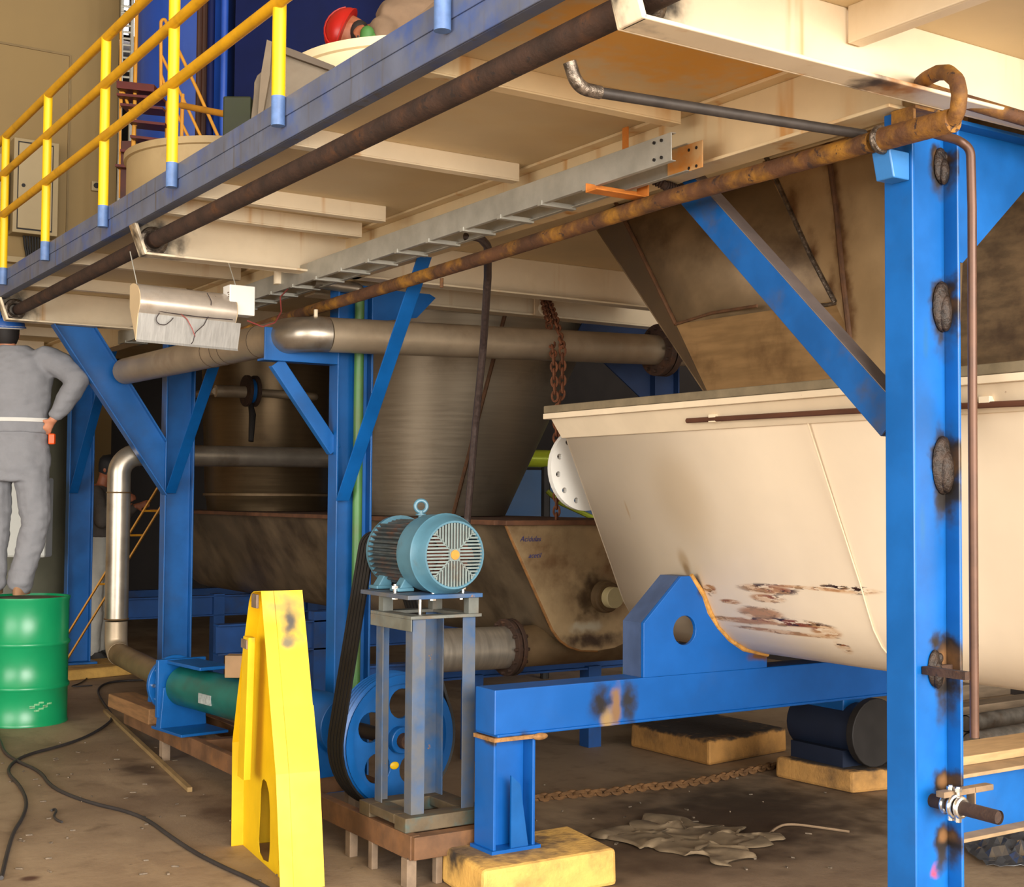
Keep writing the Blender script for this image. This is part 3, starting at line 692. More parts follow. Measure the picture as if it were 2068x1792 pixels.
sad = [(3.72, .815), (3.72, 1.055), (3.935, 1.255), (4.005, 1.255)]+[(x-dx, z-.006) for x, z in half[3:9]]+[(4.46, .872), (4.46, .815)]
sad3 = [V((x, 4.65, z)) for x, z in sad]
plate('saddle_plate', sad3, [circ((3.955, 4.65, 1.012), (1, 0, 0), (0, 0, 1), .066, 24)], (0, .02, 0), mFrame, sf, bevel=.002)
mb = MB()
for (a, b_) in (((3.72, .815), (3.72, 1.055)), ((3.72, 1.055), (3.935, 1.255)), ((3.935, 1.255), (4.005, 1.255))):
    d = V((b_[0]-a[0], 0, b_[1]-a[1])).normalized(); n = V((-d.z, 0, d.x))
    A, B_ = V((a[0], 4.65, a[1])), V((b_[0], 4.65, b_[1]))
    mb.prism([p_+V((0, .0215, 0)) for p_ in (A, B_, B_-n*.012, A-n*.012)], (0, .1285, 0))
mb.build('saddle_side', M('saddle_dusty_blue', (62, 78, 110), .55, var=.2, vscale=6), sf, smooth=False)
mb = MB()
path = [V((x-.006, 4.652, z)) for x, z in [(4.0, 1.26)]+half[3:9]+[(4.47, .876)]]
mb.tube(path, [.010+.006*((i*7) % 3)/2 for i in range(len(path))], 8)
mb.build('weld_bead', M('weld_ochre', (186, 134, 62), .7, var=.25, vscale=30, bump=.6), sf)
# near and rear concrete blocks
A = at(975, 1760, Z=.152); B_ = at(1247, 1714, Z=.152); D_ = at(890, 1706, Z=.152)
def block(name, A, B, D, label, h, mat=mConc):
    A, B, D = (V((p.x, p.y, 0)) for p in (A, B, D)); C = B+D-A; u = V((0, 0, h)); cen = (A+C)/2
    mb = MB()
    # slightly rough block: gridded top edge
    q = .012
    mb.hexa([A, B, C, D, A+u+(cen-A)*q, B+u+(cen-B)*q, C+u+(cen-C)*q, D+u+(cen-D)*q])
    return tag(mb.build(name, mat, smooth=False, bevel=.018), label, 'block')
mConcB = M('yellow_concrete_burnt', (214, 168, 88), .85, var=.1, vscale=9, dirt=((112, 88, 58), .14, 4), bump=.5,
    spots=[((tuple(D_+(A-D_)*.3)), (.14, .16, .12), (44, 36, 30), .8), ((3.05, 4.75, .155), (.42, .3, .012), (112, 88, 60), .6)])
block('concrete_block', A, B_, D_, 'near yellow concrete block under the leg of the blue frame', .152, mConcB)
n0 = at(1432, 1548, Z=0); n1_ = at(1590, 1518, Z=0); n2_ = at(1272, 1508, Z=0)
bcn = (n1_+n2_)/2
mConcD = M('yellow_concrete_shaded_dirty_top', (166, 120, 62), .85, var=.12, vscale=9, dirt=((96, 72, 46), .18, 4), bump=.5, spots=[((bcn.x, bcn.y, .152), (.75, .75, .03), (44, 34, 26), .5)])  # yellow darkened as if in shadow; dirt on the top face
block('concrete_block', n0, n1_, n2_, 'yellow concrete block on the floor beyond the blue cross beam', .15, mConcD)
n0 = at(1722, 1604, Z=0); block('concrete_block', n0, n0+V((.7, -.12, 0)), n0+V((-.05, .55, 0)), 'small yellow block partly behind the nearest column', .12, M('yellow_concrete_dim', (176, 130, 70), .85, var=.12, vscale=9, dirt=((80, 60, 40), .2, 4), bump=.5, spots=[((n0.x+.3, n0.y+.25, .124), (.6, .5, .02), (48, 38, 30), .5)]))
# dim gearbox under the trough
gb = thing('gear_motor', 'dim dark blue gear motor on the floor beneath the cream trough', 'motor', (6.0, 5.6, 0))
gc = at(1715, 1470, D=7.6)
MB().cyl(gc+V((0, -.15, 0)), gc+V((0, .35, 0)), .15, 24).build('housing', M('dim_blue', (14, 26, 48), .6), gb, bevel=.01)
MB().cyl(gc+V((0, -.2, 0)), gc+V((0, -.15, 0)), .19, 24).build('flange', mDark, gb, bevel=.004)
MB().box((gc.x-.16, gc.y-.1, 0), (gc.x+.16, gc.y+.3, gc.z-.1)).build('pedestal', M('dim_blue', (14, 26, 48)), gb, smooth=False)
MB().box((gc.x-.1, gc.y-.05, gc.z+.1), (gc.x+.1, gc.y+.25, gc.z+.3)).build('terminal_box', mBlue, gb, smooth=False, bevel=.006)

# ------------------------------------------------------------------ stainless chute above the trough
ch = thing('steel_chute', 'large stained stainless steel chute standing in the cream trough', 'chute', (3.9, 4, 2.06))
XH = 3.9
mb_ = lambda L: [V((x, y, z)) for x, y, z in L]
zt_ = 3.02
mChute = M('chute_steel', (164, 136, 98), .48, .4, var=.14, vscale=3, dirt=((104, 76, 46), .10, 3), spots=[((3.9, at(x, y, X=3.9).y, at(x, y, X=3.9).z), (.2, .05, .16), (92, 58, 28), .95) for x, y in ((1672, 290), (1684, 360), (1692, 430), (1700, 500), (1708, 570), (1716, 650), (1560, 340), (1600, 430), (1640, 520), (1680, 600))])
mChuteD = M('chute_steel_dark', (128, 106, 78), .5, .5, var=.22, vscale=3, dirt=((62, 42, 26), .16, 3))
MB().loft([mb_([(XH+.0, 5.10, zt_), (XH+.01, 4.85, zt_), (XH+.06, 4.6, zt_), (XH+.16, 4.35, zt_), (XH+.30, 4.12, zt_), (XH+.48, 3.9, zt_)]), mb_([(XH, 4.65, 2.394), (XH, 4.45, 2.392), (XH+.02, 4.25, 2.39), (XH+.07, 4.05, 2.388), (XH+.15, 3.88, 2.386), (XH+.25, 3.72, 2.384)])], cap=False, closed=False).build('front_panel', mChuteD, ch, solid=.006)
MB().prism(mb_([(XH, 4.65, 2.394), (XH, 4.42, 2.05), (XH, 3.50, 2.05), (XH, 3.69, 2.384)]), (.01, 0, 0)).build('lower_panel', M('chute_steel_low', (146, 114, 74), .5, .5, var=.14, vscale=4, stretch=(1, 1, 8), dirt=((84, 56, 30), .14, 3)), ch, smooth=False)
MB().prism(mb_([(XH-.002, 4.09, zt_), (XH-.002, 3.69, 2.384), (XH-.002, 3.50, 2.05), (XH-.002, 3.1, 2.05), (XH-.002, 3.05, zt_)]), (.01, 0, 0)).build('side_panel', mChute, ch, smooth=False)
MB().prism(mb_([(XH-.002, 3.05, zt_), (XH-.002, 3.1, 2.05), (XH+.05, 1.6, 2.05), (XH+.05, 1.6, zt_)]), (.01, 0, 0)).build('side_panel', M('chute_steel_rough', (96, 76, 52), .55, .4, var=.3, vscale=9, stretch=(1, 1, 3), dirt=((56, 38, 24), .2, 6)), ch, smooth=False)
MB().prism(mb_([(XH, 5.10, zt_), (XH, 4.65, 2.394), (XH, 4.42, 2.05), (XH+.008, 4.44, 2.05), (XH+.10, 5.44, zt_)]), (.01, .003, 0)).build('edge_facet', M('chute_facet', (90, 70, 46), .5, .4, var=.15), ch, smooth=False)
MB().prism(mb_([(XH+.6, 4.4, zt_), (XH+.6, 4.6, 2.06), (XH+.6, 1.6, 2.06), (XH+.6, 1.6, zt_)]), (.01, 0, 0)).prism(mb_([(XH+.10, 5.44, zt_), (XH+.01, 4.44, 2.05), (5.4, 4.44, 2.05), (5.4, 5.44, zt_)]), (0, .01, 0)).build('inner_wall', mChuteD, ch, smooth=False)
mSeam = M('rust_seam', (84, 54, 30), .7, .2, var=.3, vscale=20)
def seam(pts, r, mat): return MB().tube([V((XH-.003, p.y, p.z)) for p in pts], r, 8).build('weld_seam', mat, ch)
seam([at(x, y, X=XH) for x, y in ((1232, 385), (1300, 520), (1366, 655))], .010, mSeam)
seam([at(x, y, X=XH) for x, y in ((1366, 655), (1440, 632), (1530, 618))], .007, mSeam)
seam([at(x, y, X=XH) for x, y in ((1545, 310), (1590, 410), (1640, 520), (1688, 612))], .011, mWeld)
seam([at(x, y, X=XH) for x, y in ((1672, 290), (1690, 420), (1703, 560), (1718, 690))], .012, mSeam)
seam([at(x, y, X=XH) for x, y in ((1640, 618), (1672, 616), (1690, 612))], .008, mWeld)

# ------------------------------------------------------------------ rear trough with vessels on it
C2 = 4.70
h2 = [(4.08, 1.45), (4.125, 1.37), (4.39, .865), (4.44, .805), (4.50, .765), (4.58, .738), (4.70, .728)]
p2 = h2+[(2*C2-x, z) for x, z in h2[-2::-1]]
t2 = thing('conveyor_trough', 'stained bare steel trough with U-shaped end plate behind the motor', 'trough', (C2, 9, .73))
MB().loft([[V((x, y, z)) for x, z in p2] for y in (6.36, 9, 12.4)], cap=True, closed=True).build('shell', M('trough_bare_steel', (126, 108, 84), .5, .5, var=.25, vscale=3, dirt=((60, 46, 34), .2, 2)), t2, angle=25)
pe = [(C2+(x-C2)*1.03, z if z > 1.4 else z-.012) for x, z in p2]
hubp = (4.74, 6.3, 1.03)
mEndP = M('end_plate_stained', (172, 146, 108), .5, .4, var=.14, vscale=4, dirt=((92, 58, 30), .2, 2.5),
    spots=[((4.66, 6.3, 1.04), (.22, .1, .2), (74, 56, 36), .9), ((4.62, 6.3, .86), (.16, .1, .05), (176, 164, 140), .8), ((4.95, 6.3, 1.25), (.3, .1, .3), (104, 66, 36), .9), ((4.65, 6.3, .78), (.3, .1, .07), (70, 52, 38), .8)])
MB().prism([(x, 6.30, z) for x, z in pe], (0, .02, 0)).build('end_plate', mEndP, t2, smooth=False, bevel=.003)
eg = MB().tube([V((x, 6.31, z)) for x, z in pe[0:7]], .010, 8)
eg.build('edge_rust', M('edge_rust_ochre', (128, 86, 42), .75, var=.25, vscale=20), t2)
MB().box((4.03, 6.26, 1.45), (5.4, 6.34, 1.478)).box((4.0, 6.34, 1.45), (4.10, 12.4, 1.478)).box((4.10, 6.34, 1.46), (5.4, 12.4, 1.474)).build('top_flange', M('flange_rust', (92, 58, 36), .75, var=.3, vscale=8, dirt=((130, 84, 50), .1, 6)), t2, smooth=False, bevel=.003)
hb = MB().lathe(V(hubp)+V((0, .0, 0)), (0, -1, 0), [(0, .001), (0, .095), (.04, .092), (.045, .08), (.06, .08), (.06, .001)], 28)
hub = hb.build('shaft_hub', mPlate, t2)
lab(MB().lathe(V(hubp)+V((0, -.06, 0)), (0, -1, 0), [(0, .001), (0, .062), (.05, .062), (.055, .058), (.055, .001)], 28).build('hub_cover', M('hub_cover_cream', (186, 172, 130), .5, var=.08, chips=((110, 70, 40), .04, 20)), hub), 'pale round hub cover')
dp = thing  # (kept short)
yq = 6.52
MB().tube([(3.72, yq, .748), (4.19, yq, .742)], .122, 28, caps=False).tube([(3.73, yq, .748), (4.19, yq, .742)], .114, 28, caps=True).build('outlet_pipe', M('outlet_steel', (196, 188, 174), .35, .8, var=.12, vscale=6, stretch=(8, 1, 1)), t2)
fl = MB().cyl((4.19, yq, .742), (4.215, yq, .742), .165, 32).cyl((4.225, yq, .742), (4.25, yq, .742), .165, 32)
for k in range(12):
    a = 2*PI*k/12; fl.cyl((4.17, yq+.145*math.cos(a), .742+.145*math.sin(a)), (4.27, yq+.145*math.cos(a), .742+.145*math.sin(a)), .01, 8)
fl.build('pipe_flange', mRust, t2, bevel=.003)
MB().tube([(4.25, yq, .742), (5.3, yq, .742)], .12, 28).build('outlet_pipe', mPlate, t2)
# marker writing on the end plate
def text(name, body, loc, size, mat, parent=None, shear=0, rot=(PI/2, 0, 0), ext=.0006):
    cu = bpy.data.curves.new(name, 'FONT'); cu.body = body; cu.size = size; cu.shear = shear; cu.extrude = ext
    t = bpy.data.objects.new(name+'_tmp', cu); COL.objects.link(t)
    bpy.context.view_layer.update()
    me = bpy.data.meshes.new_from_object(t.evaluated_get(bpy.context.evaluated_depsgraph_get()))
    bpy.data.objects.remove(t)
    from mathutils import Euler
    me.transform(Matrix.Translation(V(loc)-(WORLD[parent.name] if parent else V((0, 0, 0)))) @ Euler(rot).to_matrix().to_4x4())
    me.materials.clear(); me.materials.append(mat)
    o = bpy.data.objects.new(name, me); COL.objects.link(o)
    if parent: o.parent = parent; WORLD[o.name] = WORLD[parent.name]
    return o
mInk = M('blue_marker', (40, 44, 96), .6)
p = at(1050, 1094, Y=6.297); text('handwriting', 'Acidulas', (p.x, 6.297, p.z), .042, mInk, t2, .35)
p = at(1067, 1127, Y=6.297); text('handwriting', 'acetil', (p.x, 6.297, p.z), .040, mInk, t2, .35)

def vessel(name, label, rings, mat, loc, n=48):
    v = thing(name, label, 'vessel', loc)
    MB().loft([circ(c, EW, EF, 1, n) if False else [V(c)+EW*(r*math.cos(2*PI*i/n))+EF*(r*math.sin(2*PI*i/n)) for i in range(n)] for c, r in rings]).build('shell', mat, v, angle=50)
    return v
Q0 = at(884, 1046, D=9.5); Q0.z = 1.478
px_m = 2700/9.5
mCone = M('cone_steel', (142, 130, 112), .4, .75, var=.07, vscale=2.5, stretch=(1, 1, 26), dirt=((74, 56, 38), .1, 2))
rings = []
for k in range(13):
    t = k/12; z = 1.478+t*1.35
    right = 136+(1192-1020)*t*1.02; left = 140-0+50*t
    r = (right+left)/2/px_m; c = Q0+EW*((right-left)/2/px_m); c.z = z; rings.append((c, r))
v1 = vessel('conical_vessel', 'brushed brown steel cone vessel right of the pipe-cradle column', rings, mCone, Q0)
c0, r0_ = rings[0]; c1_, r1_ = rings[-1]
sa = []
for k in range(13):
    c, r = rings[k]; t = k/12; ang = -math.radians(90-math.degrees(math.asin(max(-1, min(1, ((920+100*t)-(884+(rings[k][0]-Q0).dot(EW)*px_m))/(r*px_m))))))
    sa.append(c+EW*((r+.002)*math.cos(ang))+EF*((r+.002)*math.sin(ang)))
MB().tube(sa, .014, 8).build('seam_strap', mSeam, v1)
Q1 = at(540, 1040, D=11.9); Q1.z = 1.478
r = 128/2700*11.9
mVes = M('vessel_steel', (102, 84, 60), .36, .75, var=.08, vscale=2.5, stretch=(1, 1, 26), dirt=((60, 44, 30), .12, 2))
v2 = vessel('steel_vessel', 'dark brown cylindrical steel vessel between the two middle columns', [(Q1, r*.93), (Q1+V((0, 0, .10)), r*.95), (Q1+V((0, 0, .12)), r*.97), (Q1+V((0, 0, 1.32)), r*1.05)], mVes, Q1)
MB().lathe(Q1+V((0, 0, .13)), (0, 0, 1), [(0, r*.975), (0, r*1.0), (.02, r*1.0), (.02, r*.975)], 40).build('band', mPlate, v2)
yp = Q1.y-.75
pa = at(435, 790, Y=yp); pb = at(615, 800, Y=yp)
pq = thing('thin_pipe', 'thin brown crossing pipe with a coupling in front of the dark vessel', 'pipe', pa)
MB().tube(fillet([pb-V((.05, 0, 0)), pb+V((.12, 0, 0)), pb+V((.12, .9, 0))], .08), .033, 14).build('return_leg', mDull, pq)
MB().tube([pa, pa+V((0, .9, 0))], .03, 12).build('return_leg', mDull, pq)
MB().tube([pa, at(500, 792, Y=yp)], .05, 16).tube([at(500, 792, Y=yp), pb], .034, 16).build('pipe_run', mDull, pq)
cc_ = at(506, 790, Y=yp)
MB().cyl(cc_-V((.05, 0, 0)), cc_-V((.02, 0, 0)), .13, 24).cyl(cc_+V((.02, 0, 0)), cc_+V((.05, 0, 0)), .13, 24).build('coupling_flange', mRust, pq, bevel=.003)
lab(MB().cyl(cc_-V((.02, 0, 0)), cc_+V((.02, 0, 0)), .1, 24).build('valve_body', mBlue, pq), 'blue valve body')
MB().tube([cc_-V((0, 0, .1)), cc_-V((0, .05, .2)), cc_-V((.03, .1, .42))], [.02, .03, .022], 10).build('valve_lever', mDark, pq)
# bottom frame beams under the rear trough
a = at(195, 1232, Y=11.4); b_ = at(650, 1224, Y=11.4)
mBlueDim = M('base_frame_blue_shaded', (12, 64, 124), .5, var=.2, vscale=3, dirt=((50, 48, 48), .16, 3))  # darker blue and dirt paint the shade on these background beams
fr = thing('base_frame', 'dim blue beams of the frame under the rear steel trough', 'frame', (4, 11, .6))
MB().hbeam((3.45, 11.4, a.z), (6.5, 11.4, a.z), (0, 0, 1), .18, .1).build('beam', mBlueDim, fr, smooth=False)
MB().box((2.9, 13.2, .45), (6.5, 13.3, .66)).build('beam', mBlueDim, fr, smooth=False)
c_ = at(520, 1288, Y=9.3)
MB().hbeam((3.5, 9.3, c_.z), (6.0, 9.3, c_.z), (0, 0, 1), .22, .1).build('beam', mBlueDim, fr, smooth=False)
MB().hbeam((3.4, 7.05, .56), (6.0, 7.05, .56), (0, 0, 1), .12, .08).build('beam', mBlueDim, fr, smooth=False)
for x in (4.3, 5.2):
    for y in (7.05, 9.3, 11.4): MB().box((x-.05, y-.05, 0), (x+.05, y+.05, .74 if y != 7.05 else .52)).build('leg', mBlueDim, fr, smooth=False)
# things seen through the gap beside the cone
hp = thing('green_lit_pipe', 'horizontal pipe with a painted-on yellow green sheen seen in the gap beside the cone', 'pipe', (6, 10, 1.9))
g0 = at(1080, 925, D=12); g1 = at(1135, 930, D=12)
MB().tube([g0+EW*.1, V((g0.x+EW.x*.1, g0.y+EW.y*.1, 0))], .04, 10).build('stand', mDark, hp)
MB().tube([g0-EW*.4, g1+EW*.6], .08, 16).build('pipe_run', M('pipe_painted_green_light', (150, 160, 40), .3, .3), hp)  # yellow green light on the pipe is put into its base colour
tp = at(1100, 960, D=14)
tag(MB().obox(V((tp.x, tp.y, .95)), EW*.8, EF*.02, V((0, 0, .95))).build('blue_sheet', M('dim_blue_sheet', (24, 60, 96), .6, var=.1), smooth=False), 'dull blue sheet in the background gap between cone and trough', 'sheet')
st = at(1120, 1005, D=12.5)
s0, s1 = at(1060, 1055, D=11), at(1135, 1015, D=11)
tag(MB().tube([at(1105, 992, D=10.5), at(1130, 1015, D=10.5), at(1195, 1045, D=10.5), at(1250, 1070, D=10.5), V((at(1265, 1100, D=10.5).x, at(1265, 1100, D=10.5).y, .02))], .02, 8).build('yellow_hose', M('lime_hose', (160, 170, 50), .4)), 'yellow green hose in the gap left of the cream trough', 'hose')
# ------------------------------------------------------------------ motor
MC = V((2.915, 4.93, 1.358))
mo = thing('electric_motor', 'teal finned electric motor with round fan grille on the tall stand', 'motor', (2.9, 5.2, 1.19))
yd = V((0, 1, 0))
MB().lathe(MC, yd, [(.012, .134), (.0, .138), (.0, .146), (.03, .160), (.07, .172), (.075, .177), (.085, .177), (.09, .172), (.20, .170), (.20, .12)], 48, ref=(0, 0, 1)).build('fan_cowl', mTeal, mo, angle=30)
MB().lathe(MC, yd, [(.03, .0005), (.03, .139)], 40).build('fan_shadow_disc', mDark, mo) if False else None
gr = MB(); R = .137; s = .022
def clipbar(c, horiz):
    h = math.sqrt(max(0, R*R-c*c)); lo = max(s, abs(c))
    for sg in (1, -1):
        a, b_ = sorted((lo*sg, h*sg))
        if h-lo < .006: continue
        if horiz: gr.box((MC.x+a, MC.y+.002, MC.z+c-.0040), (MC.x+b_, MC.y+.010, MC.z+c+.0040))
        else: gr.box((MC.x+c-.0040, MC.y+.002, MC.z+a), (MC.x+c+.0040, MC.y+.010, MC.z+b_))
k = -9
while k <= 9:
    c = k*.0145
    clipbar(c, True); clipbar(c, False); k += 1
for a in (PI/4, 3*PI/4):
    for sg in (1, -1):
        d = V((math.cos(a)*sg, 0, math.sin(a)*sg)); gr.tube([MC+d*.026+V((0, .006, 0)), MC+d*R+V((0, .006, 0))], .0042, 6)
gr.box((MC.x-.026, MC.y, MC.z-.026), (MC.x+.026, MC.y+.012, MC.z+.026))
gr.build('fan_grille', M('grille_grey_teal', (112, 124, 122), .45, var=.15, vscale=16, dirt=((112, 92, 70), .1, 14)), mo, smooth=False)
mb = MB()
for kk in range(6):
    a = kk*PI/3; u = V((math.cos(a), 0, math.sin(a))); w = V((-math.sin(a), 0, math.cos(a)))
    mb.obox(MC+V((0, .06, 0))+u*.07, u*.05, w*.02+V((0, .012, 0)), V((0, .012, 0))-w*.004)
mb.lathe(MC, yd, [(.045, .0005), (.045, .03), (.1, .03)], 20).lathe(MC, yd, [(.1, .0005), (.1, .13)], 32)
mb.build('fan', M('fan_rust', (110, 62, 46), .7, var=.3, vscale=20), mo)
lab(MB().cyl(MC+V((0, -.004, 0)), MC+V((0, .002, 0)), .021, 24).build('center_cap', M('cap_yellow', (176, 124, 44), .6, var=.15, vscale=30), mo), 'yellow centre cap')
bd = MB(); nf = 44; prof_ = []
for i in range(nf):
    a = 2*PI*i/nf
    top = math.sin(a) > .82
    for q, r in ((-.3, .148), (-.16, .148 if top else .169), (.16, .152 if top else .169), (.3, .148)):
        aa = a+q*2*PI/nf; prof_.append((math.cos(aa)*r, math.sin(aa)*r))
bd.loft([[MC+V((x*.96, y, z*.96)) for x, z in prof_] for y in (.20, .50)])
bd.build('finned_body', mTealFin, mo, smooth=False)
MB().lathe(MC, yd, [(.165, .15), (.165, .168), (.215, .168), (.215, .15)], 40).build('end_shield', mTeal, mo)
MB().lathe(MC, yd, [(.49, .12), (.49, .162), (.52, .160), (.55, .12), (.555, .05)], 40).build('end_shield', mTeal, mo)
MB().torus(MC+V((.0, .30, .205)), (.35, 1, 0), .026, .009, 24, 10).cyl(MC+V((0, .30, .15)), MC+V((0, .30, .185)), .012, 12).cyl(MC+V((0, .30, .165)), MC+V((0, .30, .172)), .024, 12).build('lifting_eye', mTeal, mo)
zp = 1.193
for y in (.24, .44):
    for sx in (-1, 1):
        x = MC.x+sx*.125
        mb = MB().hexa([(x-.035, MC.y+y-.03, zp), (x+.035, MC.y+y-.03, zp), (x+.035, MC.y+y+.03, zp), (x-.035, MC.y+y+.03, zp),
                 (x-.02-sx*.04, MC.y+y-.025, zp+.085), (x+.02-sx*.04, MC.y+y-.025, zp+.085), (x+.02-sx*.04, MC.y+y+.025, zp+.085), (x-.02-sx*.04, MC.y+y+.025, zp+.085)])
        mb.box((x-.04, MC.y+y-.04, zp), (x+.04, MC.y+y+.04, zp+.016)).build('foot', mTeal, mo, smooth=False, bevel=.004)

MB().box((MC.x+.14, MC.y+.28, MC.z-.03), (MC.x+.22, MC.y+.44, MC.z+.09)).build('terminal_box', mTeal, mo, smooth=False, bevel=.008)
PY = 5.60
mb = MB().lathe((MC.x, PY, MC.z), yd, [(-.07, .001), (-.07, .07)]+[(-.07+.14*(i+.5*j)/5+.005, .078 if j == 0 else .062) for i in range(5) for j in (0, 1)]+[(.07, .07), (.07, .001)], 28)
mb.build('drive_pulley', mDark, mo)

# ------------------------------------------------------------------ stand
sx0, sx1, sy0, sy1 = 2.727, 3.035, 4.953, 5.285
zt0, zt1 = .275, 1.09
ms = thing('motor_stand', 'worn blue four-legged steel stand under the teal motor', 'stand', (2.88, 5.12, .27))
for (x, y, dx_, dy_) in ((sx0, sy0, 1, 1), (sx1, sy0, -1, 1), (sx1, sy1, -1, -1), (sx0, sy1, 1, -1)):
    mb = MB(); t = .006; L = .062
    mb.box((x, y, zt0), (x+dx_*L, y+dy_*t, zt1)).box((x, y+dy_*t, zt0), (x+dx_*t, y+dy_*L, zt1))
    mb.build('leg', mStand, ms, smooth=False, bevel=.001)
mTop = M('stand_top_dirty', (96, 98, 92), .55, var=.25, vscale=8, dirt=((120, 84, 46), .15, 8), chips=((44, 96, 150), .1, 10))
MB().box((sx0-.02, sy0-.02, zt1), (sx1+.02, sy0+.05, zt1+.014)).box((sx0-.02, sy1-.05, zt1), (sx1+.02, sy1+.02, zt1+.014)).box((sx0-.02, sy0+.05, zt1), (sx0+.05, sy1-.05, zt1+.014)).box((sx1-.05, sy0+.05, zt1), (sx1+.02, sy1-.05, zt1+.014)).box((sx0-.02, sy0-.02, zt1-.05), (sx0-.014, sy1+.02, zt1)).build('top_frame', mTop, ms, smooth=False, bevel=.002)
MB().box((sx0-.03, sy0-.01, 1.172), (sx1+.03, sy1+.10, 1.19)).build('motor_plate', mStand, ms, smooth=False, bevel=.002)
for (x, y) in ((sx1-.01, sy0+.02), (sx0+.03, sy1-.03), (sx1-.04, sy1-.05)): MB().box((x-.025, y-.02, zt1+.014), (x+.025, y+.02, 1.172)).build('spacer', mTop, ms, smooth=False)

mb = MB()
for (x, y) in ((sx0+.02, sy0+.2), (sx0+.13, sy0+.06), (sx1-.03, sy0+.06)):
    mb.cyl((x, y, 1.16), (x, y, 1.172), .014, 6).cyl((x, y, 1.19), (x, y, 1.225), .009, 8).cyl((x, y, 1.205), (x, y, 1.218), .015, 6)
for (x, y) in ((sx0+.1, sy0+.12),): mb.cyl((x, y, .92), (x, y, 1.17), .008, 8).cyl((x, y, 1.075), (x, y, 1.088), .015, 6).cyl((x, y, .92), (x, y, .935), .014, 6)
mb.build('bolt', mBright, ms)
mb = MB().box((sx0-.05, sy0-.045, .215), (sx1+.05, sy0+.055, .275)).box((sx0-.05, sy1-.05, .215), (sx1+.05, sy1+.05, .275)).box((sx0-.05, sy0+.055, .235), (sx0+.05, sy1-.05, .275)).box((sx1-.06, sy0+.055, .235), (sx1+.05, sy1-.05, .275))
mb.build('foot_frame', M('stand_foot_rusty', (92, 78, 58), .65, .2, var=.3, vscale=7, dirt=((52, 100, 104), .12, 8), chips=((130, 80, 40), .06, 14)), ms, smooth=False, bevel=.004)

# ------------------------------------------------------------------ skid
mSkid = M('skid_rust_brown', (104, 72, 46), .75, var=.3, vscale=7, dirt=((140, 92, 48), .15, 6), chips=((60, 54, 50), .08, 14))
sk = thing('pump_skid', 'long rusty steel skid on short stub legs carrying pump and stand', 'skid', (2.85, 6.5, 0))
for x in (2.675, 3.08):
    MB().channel((x, 4.86, .165), (x, 8.75, .165), (0, 0, 1), .10, .045, .008, 1 if x < 2.9 else -1).build('side_member', mSkid, sk, smooth=False, bevel=.003)
for y in (4.87, 6.2, 7.4, 8.7):
    MB().box((2.68, y-.035, .12), (3.075, y+.035, .213)).build('cross_member', mSkid, sk, smooth=False, bevel=.003)
mStub = M('stub_dusty', (128, 108, 88), .8, var=.2, vscale=12)
for (x, y, w) in ((2.69, 4.90, .045), (2.69, 5.22, .03), (2.70, 5.45, .04), (2.71, 6.05, .045), (2.7, 5.98, .02), (2.70, 8.0, .05), (2.82, 4.89, .03), (3.05, 4.9, .04), (3.06, 6.2, .04), (3.06, 8.2, .04)):
    MB().box((x-w/2, y-w*.6, 0), (x+w/2, y+w*.6, .118)).build('stub_leg', mStub, sk, smooth=False, bevel=.003)
tw = at(268, 1452, Z=.27)
tag(MB().hexa([(2.60, 8.02, .216), (2.78, 8.02, .216), (2.78, 8.86, .216), (2.60, 8.86, .216), (2.605, 8.02, .31), (2.775, 8.02, .31), (2.775, 8.86, .30), (2.605, 8.86, .30)]).build('timber_block', mWood, smooth=False, bevel=.006),
    'brown timber block lying on the far end of the skid', 'timber')

# ------------------------------------------------------------------ pump
zx = .47; UZ_ = V((0, 0, 1))
F0 = at(354, 1381, Z=zx); W0 = at(793, 1491, Z=zx)
ax = (W0-F0).normalized(); up_ = V((0, 0, 1)); sd = ax.cross(up_).normalized()
pu = thing('screw_pump', 'green bodied pump with bolted blue flanges lying on the skid', 'pump', (F0.x, F0.y, .22))
L = (W0-F0).length
def onax(d): return F0+ax*d
fl = MB().cyl(onax(-.03), onax(.0), .172, 36)
fl.build('inlet_flange', mBlue, pu, bevel=.004)
mb = MB()
for k in range(10):
    a = 2*PI*k/10; o = sd*(.145*math.cos(a))+up_*(.145*math.sin(a)); mb.cyl(onax(-.05)+o, onax(.02)+o, .011, 8)
mb.build('flange_bolt', mBright, pu)
MB().cyl(onax(.0), onax(.06), .135, 32).obox(onax(.075)-up_*.01, ax*.016, sd*.155, up_*.17).obox(onax(.30)+up_*.145, ax*.22, sd*.10, up_*.010).build('inlet_casing', mBlue, pu, bevel=.004)
MB().tube([onax(.12), onax(1.15)], .118, 32).build('stator', mGreenP, pu)
c = onax(.62); lo = c-sd*.118*.93+up_*.03
e2 = -sd
mb = MB().obox(c+sd*.1165+up_*(-.01), ax*.075, up_*.028, sd*.004)
lab(mb.build('maker_plate', M('label_grey', (150, 158, 156), .5, var=.25, vscale=40), pu, smooth=False), 'pale worn maker plate')
MB().hexa([onax(.06)-sd*.15-up_*.25, onax(.12)-sd*.15-up_*.25, onax(.12)+sd*.15-up_*.25, onax(.06)+sd*.15-up_*.25, onax(.06)-sd*.13, onax(.12)-sd*.13, onax(.12)+sd*.13, onax(.06)+sd*.13]).obox(onax(.2)-up_*.245, ax*.2, sd*.15, up_*.008).build('pedestal', mBlue, pu, smooth=False, bevel=.003)
